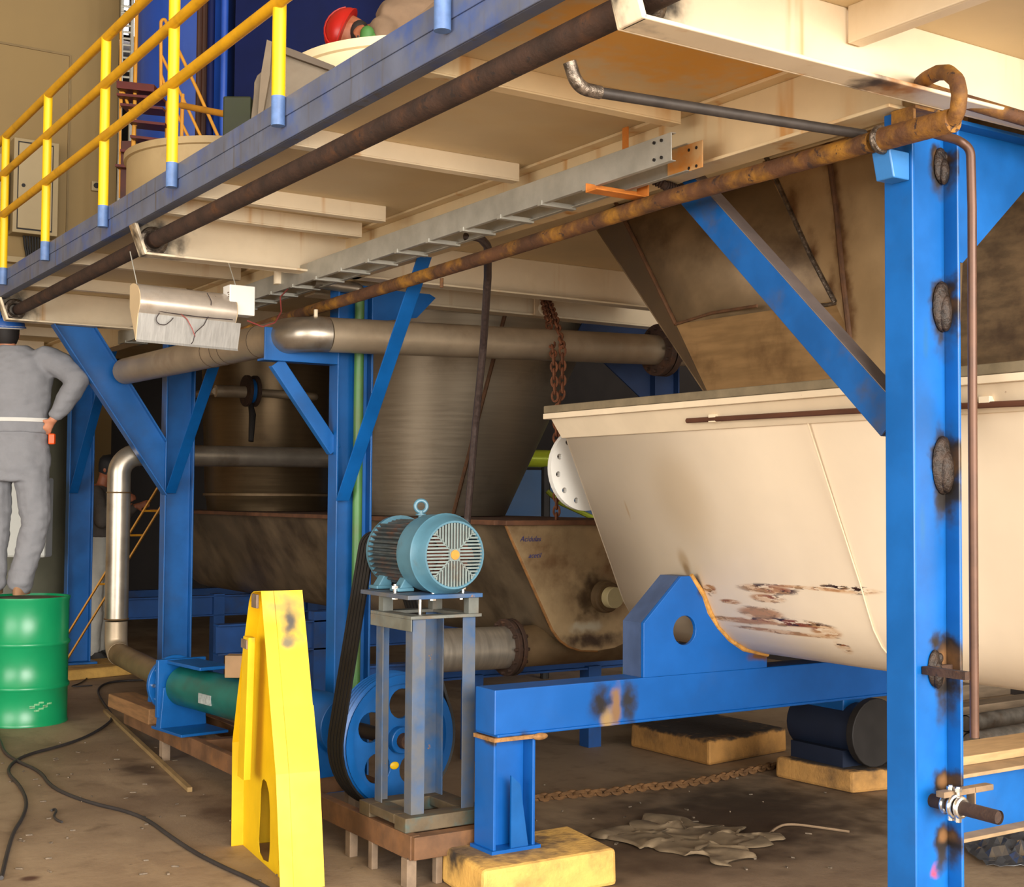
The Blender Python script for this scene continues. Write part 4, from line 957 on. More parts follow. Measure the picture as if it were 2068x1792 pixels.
MB().cyl(onax(1.14), onax(1.19), .17, 32).cyl(onax(1.19), onax(1.9), .145, 28).obox(onax(1.2)-up_*.13, ax*.03, sd*.15, up_*.12).obox(onax(1.8)-up_*.13, ax*.05, sd*.14, up_*.12).build('bearing_housing', mBlue, pu, bevel=.004)
MB().cyl(onax(1.9), onax(L+.1), .035, 16).build('shaft', mScale, pu)
dpx = at(316, 1416, D=8.45)
lab(MB().sphere(dpx, .062, sx=.9, sy=.9, sz=1.25).cyl(dpx-UZ_*.14, dpx, .03, 12).tube([dpx, onax(.0)-up_*.1], .035, 12).build('drain_plug', mBlue, pu), 'blue drain boss')
# wheel
wh = MB(); WR = .312; t0 = L-.055
prof_ = [(t0+.0, .262), (t0, WR-.01)]
for i in range(5): prof_ += [(t0+.01+.11*i/5, WR), (t0+.01+.11*(i+.5)/5, WR-.016)]
prof_ += [(t0+.125, WR-.01), (t0+.125, .262), (t0, .262)]
wh.lathe(F0, ax, prof_, 56)
whe = wh.build('driven_pulley', mBlue, pu, angle=30)
for ob in (): pass
Wc = onax(t0+.10)
outer = circ(Wc, sd, up_, .266, 48); holes = []
for k in range(5):
    a = 2*PI*k/5+2.95; holes.append(circ(Wc+sd*(.166*math.cos(a))+up_*(.166*math.sin(a)), sd, up_, .070, 20))
plate('pulley_web', outer, holes, -ax*.025, M('pulley_blue_chipped', (12, 88, 156), .45, var=.12, chips=((70, 64, 60), .05, 30), vscale=8), pu, bevel=.003)
MB().cyl(onax(t0-.0), onax(t0+.14), .062, 28).build('pulley_hub', mBlue, pu, bevel=.004)
MB().cyl(onax(t0+.13), onax(t0+.18), .036, 20).build('shaft_end', mRust, pu)
for (a, rr) in ((3.5, .13), (4.9, .12), (.4, .1)):
    q = onax(t0+.105)+sd*(rr*math.cos(a))+up_*(rr*math.sin(a)); lab(MB().sphere(q, .02, sx=1.2, sy=.3, sz=.9).build('paint_mark', mYellow, pu), 'yellow paint mark on the wheel')

# belts
bc = onax(t0+.06); mcen = V((MC.x, bc.y, MC.z))
mb = []
for i in range(5):
    off = ax*(-.055+.026*i); c1b, r1b, c2b, r2b = bc+off, WR+.004, mcen+off, .078
    d = (c2b-c1b); dl = d.length; d.normalize(); n = ax.cross(d).normalized(); d = n.cross(ax).normalized()
    al = math.acos((r1b-r2b)/dl)
    pts = []
    for k in range(25):
        a = al+(2*PI-2*al)*k/24; pts.append(c1b+(d*math.cos(a)+n*math.sin(a))*r1b)
    for k in range(13):
        a = -al+2*al*k/12; pts.append(c2b+(d*math.cos(a)+n*math.sin(a))*r2b)
    rings = []
    N = len(pts)
    for j in range(N):
        t = (pts[(j+1) % N]-pts[j-1]).normalized(); s_ = ax; o = t.cross(s_).normalized()
        cen = c1b if j < 25 else c2b
        if (pts[j]-cen).dot(o) < 0: o = -o
        rings.append([pts[j]+s_*.010+o*.006, pts[j]-s_*.010+o*.006, pts[j]-s_*.006-o*.006, pts[j]+s_*.006-o*.006])
    rings.append(rings[0])
    B = MB().loft(rings, cap=False)
    o_ = tag(B.build('drive_belt', mBlack, smooth=False), 'black V-belt in the set looped round the big blue wheel', 'belt', 'v-belts on the blue wheel')
# wooden packing piece on the pump
w0_ = at(478, 1345, D=7.3)
tag(MB().obox(w0_, EW*.055, EF*.05, V((.0, 0, .06))).build('packing_block', M('pale_wood', (150, 118, 84), .8, var=.15), smooth=False, bevel=.004), 'small pale wood packing piece on top of the green pump', 'block')

# ------------------------------------------------------------------ yellow belt guard
G0 = at(566, 1800, Z=.004); G1 = at(466, 1709, Z=0); G0.z = 0
gd = (G1-G0).normalized(); gn = V((gd.y, -gd.x, 0))          # gn points away to the right
if gn.x < 0: gn = -gn
gpt = lambda x, y: atp(x, y, G0, gn)
bg = thing('belt_guard', 'yellow sheet steel belt guard standing on the floor beside the pump', 'guard', tuple((G0+G1)/2))
out_px = [(467, 1709), (468, 1600), (469, 1500), (480, 1400), (492, 1300), (503, 1215), (507, 1200), (512, 1195), (527, 1194), (535, 1290), (546, 1430), (557, 1565), (562, 1690), (566, 1800)]
outer = [gpt(x, y) for x, y in out_px]; outer[0].z = 0; outer[-1].z = 0
arch_px = [(497, 1700), (500, 1640), (501, 1600), (504, 1580), (508, 1576), (513, 1582), (518, 1604), (520, 1640), (520, 1700), (519, 1725), (517, 1745), (506, 1740), (499, 1725)]
top_px = [(509, 1262), (510, 1246), (514, 1240), (521, 1240), (526, 1250), (527, 1266), (524, 1284), (519, 1292), (513, 1286), (510, 1276)]
slit_px = [(541, 1728), (546, 1700), (549, 1668), (545, 1672), (540, 1700), (537, 1740), (535, 1760)]
mGuard = M('guard_yellow', (226, 184, 8), .5, var=.06, vscale=6, chips=((150, 118, 40), -.01, 26),
    spots=[(tuple(gpt(531, 1225)+gn*.10), (.20, .16, .11), (176, 146, 70), .95), (tuple(gpt(533, 1262)+gn*.115), (.09, .10, .15), (140, 116, 62), .95), (tuple(gpt(533, 1258)+gn*.115), (.035, .06, .11), (70, 64, 56), .85), (tuple(gpt(536, 1300)+gn*.10), (.05, .06, .04), (110, 98, 70), .8), (tuple(gpt(519, 1255)), (.03, .1, .12), (100, 76, 52), .9), (tuple(gpt(540, 1765)), (.05, .1, .05), (90, 74, 30), .8)])
plate('side_sheet', [p+gn*.055 for p in outer], [[p+gn*.055 for p in lp] for lp in [[gpt(*p) for p in arch_px], [gpt(*p) for p in top_px], [gpt(*p) for p in slit_px]]], gn*.003, mGuard, bg)
RW = .185
bk = [gpt(*p)+gn*RW for p in ((467, 1709), (468, 1600), (469, 1500), (480, 1400), (546, 1430), (557, 1565), (562, 1690), (566, 1800))]
bk[0].z = bk[-1].z = 0
MB().prism(bk, gn*.003).build('back_sheet', mGuard, bg, smooth=False)
rim = MB()
n = len(outer)
inn = []
cen = sum(outer, V())/n
for i in range(n-1):
    a, b_ = outer[i], outer[i+1]
    rim.prism([a, b_, b_+gn*RW, a+gn*RW], (cen-a).normalized()*.003)
rim.build('rim_strip', mGuard, bg, smooth=False)
s0, s1 = gpt(511, 1286)-gn*.02, gpt(500, 1571)-gn*.02
mb = MB()
for (p, q) in ((s0, s1),):
    w = gd*.055
    mb.hexa([q-w-gn*.012, q+w-gn*.012, q+w+gn*.019, q-w+gn*.019, p-w*.8-gn*.012, p+w*.8-gn*.012, p+w*.8+gn*.019, p-w*.8+gn*.019])
mb.build('stiffener_bar', mGuard, bg, smooth=False, bevel=.002)
pz = gpt(512, 1215)
mb = MB().obox(gpt(517, 1214)-gn*.004, gd*.04, gn*.006, V((0, 0, .03))).obox(gpt(509, 1300)-gn*.026, gd*.045, gn*.012, V((0, 0, .02)))
lab(mb.build('bracket', M('bare_grey_bracket', (132, 112, 96), .6, .3, var=.2, vscale=20), bg, smooth=False, bevel=.002), 'bare grey bracket at the guard top')

# ------------------------------------------------------------------ drum
DC = at(48, 1471, Z=0); DC.z = 0; DC = DC*(1+.285/DC.length)
dr = thing('oil_drum', 'green steel drum that a worker stands on', 'drum', DC)
H = .885; R = .29
def zpx(y): return at(48, y, D=(DC-CAM).dot(fw)-.29).z
z1, z2 = zpx(1306), zpx(1395)
prof_ = [(0, R-.01), (0, R+.004), (.012, R+.006), (.02, R)]
for zz in (z2, z1): prof_ += [(zz-.022, R), (zz-.012, R+.009), (zz, R+.013), (zz+.012, R+.009), (zz+.022, R)]
prof_ += [(H-.03, R), (H-.016, R+.007), (H, R+.007), (H, R-.006), (H-.016, R-.006)]
MB().lathe(DC, (0, 0, 1), prof_, 56).build('shell', mGreenD, dr, angle=50)
MB().lathe(DC, (0, 0, 1), [(H-.016, .0005), (H-.016, R-.004)], 48).lathe(DC, (0, 0, 1), [(0, .0005), (0, R-.005)], 48).build('lid', M('drum_lid', (96, 84, 60), .6, var=.2), dr)
wp = DC-EF*(R+.001)
mb = MB()
for i in range(9):
    a = math.radians(-58+5*(i % 5)); zz = zpx(1430)-.03*(i//5)+.012*(i % 3)
    d = EW*math.cos(a+.0)*1+EF*math.sin(a); d = EW*math.sin(math.radians(30+6*(i % 5)))-EF*math.cos(math.radians(30+6*(i % 5)))
    p = DC+d*(R+.001); tdir = V((0, 0, 1)).cross(d)
    mb.obox(V((p.x, p.y, zz)), tdir*.018, d*.0012, V((0, 0, .006)))
lab(mb.build('scuffed_print', M('drum_print', (120, 180, 130), .5, var=.3, vscale=60), dr, smooth=False), 'worn pale stencil marks')
# ------------------------------------------------------------------ figures
def capsule(mb, p0, r0, p1, r1, n=14):
    p0, p1 = V(p0), V(p1); d = (p1-p0).normalized()
    pts = [p0-d*r0*.98, p0-d*r0*.7, p0-d*r0*.3, p0, p1, p1+d*r1*.3, p1+d*r1*.7, p1+d*r1*.98]
    rs = [r0*.15, r0*.7, r0*.95, r0, r1, r1*.95, r1*.7, r1*.15]
    return mb.tube(pts, rs, n)
def chainlimb(mb, pts, rs):
    for i in range(len(pts)-1): capsule(mb, pts[i], rs[i], pts[i+1], rs[i+1])
    return mb
def ellipses(mb, rings, n=20):
    """rings of (centre, half width across, half depth, u, w)"""
    return mb.loft([[V(c)+V(u)*(a*math.cos(2*PI*i/n))+V(w)*(b*math.sin(2*PI*i/n)) for i in range(n)] for c, a, b, u, w in rings])
def skin_mesh(name, mb, voxel, mat, parent, smooth=6, folds=0, mats=None, seed=0):
    """fuse overlapping closed shapes into one continuous surface"""
    off = WORLD[parent.name]
    me = mb.mesh(name+'_raw', off); o = bpy.data.objects.new(name+'_raw', me); COL.objects.link(o)
    q = o.modifiers.new('r', 'REMESH'); q.mode = 'VOXEL'; q.voxel_size = voxel
    q = o.modifiers.new('s', 'SMOOTH'); q.iterations = smooth; q.factor = .5
    bpy.context.view_layer.update()
    m2 = bpy.data.meshes.new_from_object(o.evaluated_get(bpy.context.evaluated_depsgraph_get()))
    bpy.data.objects.remove(o)
    if folds:
        for v in m2.vertices:
            p = v.co+off
            v.co += v.normal*folds*(mnoise.noise(p*9+V((seed, 0, 0)))+.6*mnoise.noise(V((p.x*14, p.y*14, p.z*26))))
    m2.name = name; m2.materials.clear()
    for mm in (mats or [(mat, None)]): m2.materials.append(mm[0])
    if mats:
        for f in m2.polygons:
            c = f.center+off; k = 0
            for i, (mm, test) in enumerate(mats):
                if test and test(c): k = i
            f.material_index = k
    m2.polygons.foreach_set('use_smooth', [True]*len(m2.polygons))
    o = bpy.data.objects.new(name, m2); COL.objects.link(o); o.parent = parent; WORLD[o.name] = off
    return o
def hand(mb, wrist, dirv, palm_n, side, curl=.5, L=.185, rtip=.0085):
    """palm, four bent fingers of different length and a thumb from the side of the palm"""
    d = V(dirv).normalized(); n = (V(palm_n)-d*V(palm_n).dot(d)).normalized(); s = d.cross(n)*side
    w = V(wrist); pl_ = L*.48
    ellipses(mb, [(w+d*(pl_*t), .026+.012*t, .016, s, n) for t in (0, .3, .7, 1.0)], 12)
    for i, (off, ln) in enumerate(((-.030, .078), (-.010, .090), (.011, .084), (.030, .064))):
        p = w+d*(pl_*.95)+s*off; a = 0; pts = [p]; 
        for k in range(3):
            a += curl*(.9 if k else .7); q = d*math.cos(a)+n*math.sin(a); pts.append(pts[-1]+q*ln*(.45, .32, .23)[k])
        chainlimb(mb, pts, [.0105, .0098, .009, rtip])
    tb = w+d*(pl_*.25)-s*.028
    t1 = tb+(d*.6-s*.7+n*.3).normalized()*.04; t2 = t1+(d*.85-s*.15+n*.5).normalized()*.034; t3 = t2+(d*.8+s*.1+n*.6).normalized()*.024
    chainlimb(mb, [tb, t1, t2, t3], [.0125, .0115, .0105, .009])
    return mb
def head(mb, c, f, u, s, r=.098):
    """skull, jaw, nose, ears; f faces forward, u up, s to the side"""
    c = V(c)
    ellipses(mb, [(c+u*z, a*r, b*r, s, f) for z, a, b in ((-.105, .25, .3), (-.10, .45, .55), (-.075, .62, .8), (-.03, .76, .98), (.02, .80, 1.02), (.065, .76, .98), (.10, .55, .7), (.118, .2, .25))], 18)
    capsule(mb, c+f*.092-u*.0, .008, c+f*.112-u*.03, .013)            # nose
    ellipses(mb, [(c+f*(.088)+u*(-.058+.006*t), .022, .012, s, f) for t in (0, 1)], 8)   # lips
    capsule(mb, c+f*.066-u*.09, .02, c+f*.07-u*.092, .018)            # chin
    for g in (-1, 1):
        ellipses(mb, [(c+s*(g*(.076+.012*t))-f*.005-u*.012, .018-.004*t, .03-.006*t, f, u) for t in (0, 1)], 10)
        capsule(mb, c+f*.082+s*(g*.034)+u*.022, .014, c+f*.088+s*(g*.03)+u*.02, .010)   # brow / eye socket
    return mb
def helmet(name, c, f, u, s, r, mat, parent, brim=True):
    mb = MB()
    rings = []
    for k in range(8):
        a = PI/2*k/7; rings.append((V(c)+u*(r*.95*math.sin(a)), r*math.cos(a)*.98+.002, r*math.cos(a)*1.12+.002, s, f))
    ellipses(mb, rings, 28)
    ellipses(mb, [(V(c)-u*.006+f*.012, r*1.05, r*1.28, s, f), (V(c)+u*.004+f*.010, r*1.03, r*1.24, s, f)], 28)
    for g in (-.25, 0, .25):
        pts = [V(c)+u*(r*.97*math.sin(t))+f*(r*1.13*math.cos(t))+s*(g*r) for t in [.35+2.3*i/8 for i in range(9)]]
        mb.tube(pts, .006, 6)
    return mb.build(name, mat, parent, angle=40)
UZ = V((0, 0, 1))
# worker standing on the drum, seen from behind
SC = 2700/((DC-CAM).dot(fw))
O1 = DC+EW*((14-48)/SC)
def q1(a, f, z): return O1+EW*a+EF*f+UZ*z
w1_ = thing('person', 'worker in grey overalls seen from behind, hand on hip, standing on the green drum', 'person', O1+UZ*.89)
hd = q1(-.075, .03, 2.76)
body = MB(); fwd = (EF*.95-EW*.25+UZ*.1).normalized(); sd1 = fwd.cross(UZ).normalized(); u1 = sd1.cross(fwd)
head(body, hd, fwd, u1, sd1)
capsule(body, q1(-.03, 0, 2.58), .062, hd-u1*.06-fwd*.015, .055)
ellipses(body, [(q1(0, 0, z), a, b_, EW, EF) for z, a, b_ in ((1.80, .15, .11), (1.95, .16, .12), (2.15, .14, .105), (2.4, .18, .12), (2.56, .16, .10), (2.62, .07, .07))])
Rw, Re, Rs = q1(.30, -.06, 2.135), q1(.47, -.05, 2.42), q1(.215, 0, 2.57)
Ls, Le, Lw = q1(-.235, 0, 2.57), q1(-.50, .03, 2.38), q1(-.28, .06, 2.13)
chainlimb(body, [Rs, Re, Rw], [.055, .045, .03]); chainlimb(body, [Ls, Le, Lw], [.055, .045, .03])
hand(body, Rw, (-.50*EW-.72*UZ+.1*EF), (-EW*.5+EF*.8), 1, .75)
hand(body, Lw, (.50*EW-.72*UZ+.2*EF), (EW*.3+EF*.9), -1, .75)
RK, RA = q1(.165, .02, 1.39), q1(.075, -.01, .985)
LK, LA = q1(-.115, .02, 1.39), q1(-.125, .0, .985)
chainlimb(body, [q1(.1, 0, 1.82), RK, RA], [.075, .05, .04]); chainlimb(body, [q1(-.1, 0, 1.82), LK, LA], [.075, .05, .04])
b1 = skin_mesh('body', body, .009, mSkin, w1_, 3)
jk = MB()
ellipses(jk, [(q1(0, 0, z), a, b_, EW, EF) for z, a, b_ in ((2.04, .255, .165), (2.10, .258, .17), (2.16, .245, .165), (2.3, .262, .175), (2.45, .27, .175), (2.555, .25, .15), (2.62, .17, .12), (2.665, .085, .09))], 26)
chainlimb(jk, [Rs, q1(.36, -.02, 2.51), Re, q1(.395, -.055, 2.285), Rw.lerp(Re, .14)], [.105, .092, .082, .075, .056])
chainlimb(jk, [Ls, q1(-.38, .01, 2.5), Le, q1(-.4, .05, 2.25), Lw.lerp(Le, .14)], [.105, .092, .082, .075, .056])
skin_mesh('jacket', jk, .011, mGreyCl, w1_, 5, .011)
tr_ = MB()
ellipses(tr_, [(q1(.0, 0, z), a, b_, EW, EF) for z, a, b_ in ((1.70, .235, .155), (1.80, .262, .175), (1.93, .258, .17), (2.06, .235, .155), (2.10, .22, .145))], 26)
for (h, k, a_) in ((q1(.135, 0, 1.76), RK, RA), (q1(-.135, 0, 1.76), LK, LA)):
    chainlimb(tr_, [h, h.lerp(k, .5), k, k.lerp(a_, .5), a_], [.128, .115, .098, .09, .092])
skin_mesh('trousers', tr_, .011, mGreyCl, w1_, 4, .012)
mb = MB()
for A_ in (RA, LA):
    ellipses(mb, [(A_+UZ*(.895-A_.z)+EF*.03, .045, .12, EW, EF), (A_+UZ*(.93-A_.z)+EF*.03, .047, .12, EW, EF), (A_+UZ*(.965-A_.z)+EF*.0, .04, .07, EW, EF), (A_+UZ*.03, .04, .045, EW, EF)], 16)
lab(mb.build('boots', M('tan_boot', (150, 112, 80), .7, var=.1), w1_), 'tan work boots')
ellb = MB()
ellipses(ellb, [(q1(0, 0, z), .262, .178, EW, EF) for z in (2.118, 2.145)], 30)
ellb.build('belt', M('belt_white', (204, 202, 196), .8, var=.05), w1_)
lab(MB().obox(q1(.285, -.03, 2.0), EW*.022, EF*.02, UZ*.038).build('glove_tag', mOrange, w1_, smooth=False, bevel=.008), 'bright orange tag at the hip')
mb = MB(); ellipses(mb, [(hd+u1*z-fwd*.012, a, b_, sd1, fwd) for z, a, b_ in ((-.075, .066, .075), (-.03, .084, .098), (.03, .088, .102), (.06, .086, .100))], 20)
mb.build('hair', mHair, w1_)
helmet('hard_hat', hd+u1*.045, fwd, u1, sd1, .125, M('hat_blue', (30, 84, 160), .35), w1_)
ellb = MB(); ellipses(ellb, [(hd+u1*.03-fwd*.004, .112, .122, sd1, fwd), (hd+u1*.05-fwd*.004, .128, .146, sd1, fwd)], 26)
lab(ellb.build('hat_band', mWhite, w1_), 'white band of the hat')

# second worker behind the upright pipe
O2 = at(202, 1380, D=12.9); O2.z = 0
SC2 = 2700/11.0
def q2(a, f, z): return O2+EW*a+EF*f+UZ*z
w2_ = thing('person', 'worker in dark cap and brown grey jacket working behind the upright steel pipe', 'person', O2)
f2 = (EW*.85-EF*.15-UZ*.3).normalized(); s2 = f2.cross(UZ).normalized(); u2 = s2.cross(f2)
hd2 = q2(.05, 0, 1.865); body = MB(); head(body, hd2, f2, u2, s2)
capsule(body, q2(-.02, 0, 1.68), .06, hd2-u2*.06-f2*.02, .052)
ellipses(body, [(q2(-.06, 0, z), a, b_, EW, EF) for z, a, b_ in ((.95, .11, .15), (1.2, .11, .14), (1.5, .12, .17), (1.66, .10, .15), (1.71, .06, .07))])
chainlimb(body, [q2(-.03, -.17, 1.62), q2(.06, -.24, 1.36), q2(.20, -.16, 1.545)], [.05, .04, .03])
chainlimb(body, [q2(-.03, .17, 1.62), q2(.10, .22, 1.38), q2(.28, .12, 1.50)], [.05, .04, .03])
hand(body, q2(.20, -.16, 1.545), EW*.9+UZ*.3, EF*.8+UZ*.1, 1, .5); hand(body, q2(.28, .12, 1.5), EW*.9+UZ*.2, -EF*.8, -1, .5)
chainlimb(body, [q2(-.06, -.09, .95), q2(-.04, -.1, .5), q2(-.06, -.1, .09)], [.075, .052, .04]); chainlimb(body, [q2(-.06, .09, .95), q2(-.03, .1, .5), q2(-.05, .1, .09)], [.075, .052, .04])
skin_mesh('body', body, .010, mSkinD, w2_, 3)
jk = MB(); ellipses(jk, [(q2(-.06, 0, z), a, b_, EW, EF) for z, a, b_ in ((1.20, .145, .19), (1.3, .14, .18), (1.5, .15, .20), (1.64, .13, .18), (1.70, .085, .10))], 22)
chainlimb(jk, [q2(-.03, -.17, 1.61), q2(.06, -.24, 1.36), q2(.17, -.18, 1.50)], [.09, .072, .05]); chainlimb(jk, [q2(-.03, .17, 1.61), q2(.10, .22, 1.38), q2(.25, .13, 1.48)], [.09, .072, .05])
skin_mesh('jacket', jk, .013, mBrownCl, w2_, 4, .010)
jk = MB(); ellipses(jk, [(q2(-.06, 0, z), a, b_, EW, EF) for z, a, b_ in ((.85, .15, .18), (1.0, .15, .185), (1.22, .135, .17))], 22)
for g in (-1, 1): chainlimb(jk, [q2(-.06, g*.09, .9), q2(-.04, g*.1, .5), q2(-.06, g*.1, .12)], [.105, .085, .075])
skin_mesh('trousers', jk, .013, mWhiteCl, w2_, 4, .010)
mb = MB()
for g in (-1, 1): ellipses(mb, [(q2(0, g*.1, z), a, b_, EW, EF) for z, a, b_ in ((0, .13, .048), (.05, .13, .05), (.10, .06, .045))], 14)
mb.build('boots', mDark, w2_)
mb = MB(); ellipses(mb, [(hd2+u2*z-f2*.012, a, b_, s2, f2) for z, a, b_ in ((-.06, .07, .08), (.0, .088, .10), (.06, .092, .108), (.10, .07, .09), (.13, .02, .03))], 20)
ellipses(mb, [(hd2+u2*.045+f2*.10, .06, .06, s2, f2), (hd2+u2*.055+f2*.10, .055, .055, s2, f2)], 14)
lab(mb.build('cap', M('cap_black', (22, 20, 22), .7), w2_), 'black cap pulled over the hair')

# third worker leaning over the tank on the platform
D3 = 7.4
def p3(x, y, d=0): return at(x, y, D=D3+d)
w3_ = thing('person', 'crouching worker in tan jacket with red hard hat, on the platform by the cream tank', 'person', (p3(900, 60).x, p3(900, 60).y, ZD+.012))
hd3 = p3(706, 66); f3 = (-EW*.35-UZ*.85-EF*.2).normalized(); u3 = (-EW*.93+UZ*.36).normalized(); u3 = (u3-f3*u3.dot(f3)).normalized(); s3 = f3.cross(u3)
body = MB(); head(body, hd3, f3, u3, s3)
sh, pv = p3(772, 62), p3(905, 52, .05)
capsule(body, sh, .06, hd3-u3*.07, .052); capsule(body, sh+EW*.06, .11, pv, .12)
chainlimb(body, [p3(775, 66, -.15), p3(766, 92, -.2), p3(748, 96, -.22)], [.05, .04, .032]); hand(body, p3(748, 96, -.22), -EW*.5+UZ*.8, EF, 1, .5)
chainlimb(body, [p3(775, 66, .17), p3(790, 110, .2), p3(762, 125, .2)], [.05, .04, .032]); hand(body, p3(762, 125, .2), -EW*.8-UZ*.3, EF, -1, .5)
fz = ZD+.09
for g in (-1, 1):
    hp_ = pv+EF*(.1*g); kn = hp_-EW*.30-UZ*.12+EF*(.04*g); ft = V((hp_.x, hp_.y, fz+.02))
    chainlimb(body, [hp_, kn, ft], [.085, .06, .045])
skin_mesh('body', body, .011, mSkinD, w3_, 3)
jk = MB()
ellipses(jk, [(sh.lerp(pv, t)+UZ*dz, a, b_, EF, UZ) for t, a, b_, dz in ((-.08, .10, .09, 0), (.05, .19, .13, .02), (.35, .21, .16, .03), (.7, .19, .15, .02), (1.0, .17, .14, 0), (1.15, .1, .09, 0))], 22)
chainlimb(jk, [p3(776, 62, -.15), p3(768, 84, -.19)], [.085, .06]); chainlimb(jk, [p3(775, 66, .17), p3(790, 110, .2), p3(770, 122, .2)], [.085, .07, .05])
skin_mesh('jacket', jk, .013, mTanCl, w3_, 5, .008)
jk = MB()
for g in (-1, 1):
    hp_ = pv+EF*(.1*g); kn = hp_-EW*.30-UZ*.12+EF*(.04*g); ft = V((hp_.x, hp_.y, fz+.06))
    chainlimb(jk, [hp_, kn, ft], [.12, .09, .075])
skin_mesh('trousers', jk, .014, mTanCl, w3_, 4, .008)
mb = MB()
for g in (-1, 1):
    ft = pv+EF*(.1*g); ellipses(mb, [(V((ft.x, ft.y, z))-EW*.04, a, b_, EW, EF) for z, a, b_ in ((ZD+.012, .13, .048), (ZD+.06, .13, .05), (ZD+.12, .06, .05))], 14)
mb.build('boots', mDark, w3_)
helmet('hard_hat', hd3+u3*.02, f3, u3, s3, .118, mRed, w3_)
mb = MB(); mb.sphere(p3(727, 66, -.06), .062, sx=.9, sy=.9, sz=1.1); lab(mb.build('hair', mHair, w3_), 'dark hair below the hat')
gl = MB(); capsule(gl, p3(741, 84, -.24), .042, p3(742, 66, -.24), .038); capsule(gl, p3(748, 66, -.24), .02, p3(753, 74, -.24), .017)
lab(gl.build('glove', mGreen, w3_), 'green work glove')
# ------------------------------------------------------------------ hanging lamp
lf = thing('hanging_lamp', 'curved aluminium work lamp with flap and white box, hung by wires under the platform', 'lamp', (2.22, 6.4, 2.63))
mAl = M('lamp_aluminium', (196, 184, 170), .3, .55, var=.08, vscale=10, dirt=((150, 120, 84), .06, 6))
lx0, lx1 = 1.985, 2.475; cy, cz, lr = 6.47, 2.545, .12
tilt = -.012
arc = []
for k in range(15):
    a = math.radians(70+150*k/14); arc.append((cy+lr*math.cos(a), cz+lr*math.sin(a)*.78))
arc += [(6.355, 2.49), (6.40, 2.365), (6.412, 2.362)]
pr1 = arc+[(y+.004, z+.004) for y, z in arc[::-1]]
b_ = MB(); hood = arc[:15]; flap = [arc[14], (6.352, 2.492)] 
def sheet(mb, prof_, x0, x1, t=.003):
    mb.loft([[V((x0, y, z)) for y, z in prof_]+[V((x0, y+t, z+t*.5)) for y, z in prof_[::-1]], [V((x1, y, z+tilt)) for y, z in prof_]+[V((x1, y+t, z+t*.5+tilt)) for y, z in prof_[::-1]]]); return mb
sheet(MB(), hood, lx0, lx1).build('reflector_hood', mAl, lf, angle=40)
fy, fz_ = hood[-1]
sheet(MB(), [(fy-.004, fz_), (fy+.035, fz_-.125), (fy+.028, fz_-.137)], lx0+.0, lx1+.03).build('flap', M('lamp_flap', (172, 170, 166), .35, .5, var=.1, vscale=14, stretch=(10, 1, 1)), lf, smooth=False)
mCap = M('lamp_cap', (192, 168, 132), .5, var=.05)
MB().prism([(lx0-.004, y, z) for y, z in hood]+[(lx0-.004, fy+.03, fz_-.13), (lx0-.004, cy+.04, cz-.02)], (.004, 0, 0)).build('end_cap', mCap, lf, smooth=False)
MB().prism([(lx1, y, z+tilt) for y, z in hood]+[(lx1, cy+.04, cz-.03)], (.004, 0, 0)).build('end_cap', mCap, lf, smooth=False)
j0 = at(462, 568, Y=6.37); j1 = at(515, 645, Y=6.37)
jb = MB().box((lx1-.035, 6.365, 2.515), (lx1+.10, 6.46, 2.665)).build('junction_box', mWhite, lf, smooth=False, bevel=.004)
mb = MB()
for k in range(8): mb.box((lx1-.036, 6.372+.0, 2.545+.011*k), (lx1-.0352, 6.372+.012+.006*((k*5) % 3), 2.551+.011*k))
mb.build('printed_label', M('label_ink', (120, 104, 90), .6), jb, smooth=False)
MB().tube([(lx0+.01, 6.42, 2.60), (lx0-.01, 6.5, 2.80)], .0025, 6).build('hanging_wire', mGalv, lf)
MB().tube([(lx1+.02, 6.42, 2.66), (lx1+.02, 6.53, 2.80)], .0025, 6).build('hanging_wire', mGalv, lf)
YW = fy-.012
mWireR = M('wire_red', (150, 70, 66), .5); mWireK = M('wire_dark', (50, 40, 40), .5)
wpt = lambda x, y, yy=None: at(x, y, Y=(YW if yy is None else yy))
def wire(pts, r, mat): return MB().tube(fillet(pts, .03, 4), r, 6).build('wire', mat, lf)
wire([wpt(288, 622), wpt(340, 632), wpt(400, 640), wpt(470, 646)], .0025, mWireK)
wire([wpt(322, 632), wpt(314, 645), wpt(320, 655), wpt(334, 657), wpt(345, 648), wpt(350, 642)], .0025, mWireK)
wire([wpt(418, 592, 6.35), wpt(427, 608, 6.345), wpt(424, 632), wpt(412, 656), wpt(394, 672), wpt(390, 690), wpt(386, 695)], .0025, mWireK)
wire([wpt(365, 634), wpt(378, 645), wpt(388, 664), wpt(394, 680)], .0025, mWireR)
wire([at(500, 648, Y=6.4), at(530, 660, Y=6.45), at(555, 652, Y=6.5), at(568, 630, Y=6.6), at(566, 600, Y=6.7), at(590, 575, Y=6.9)], .004, mWireR)

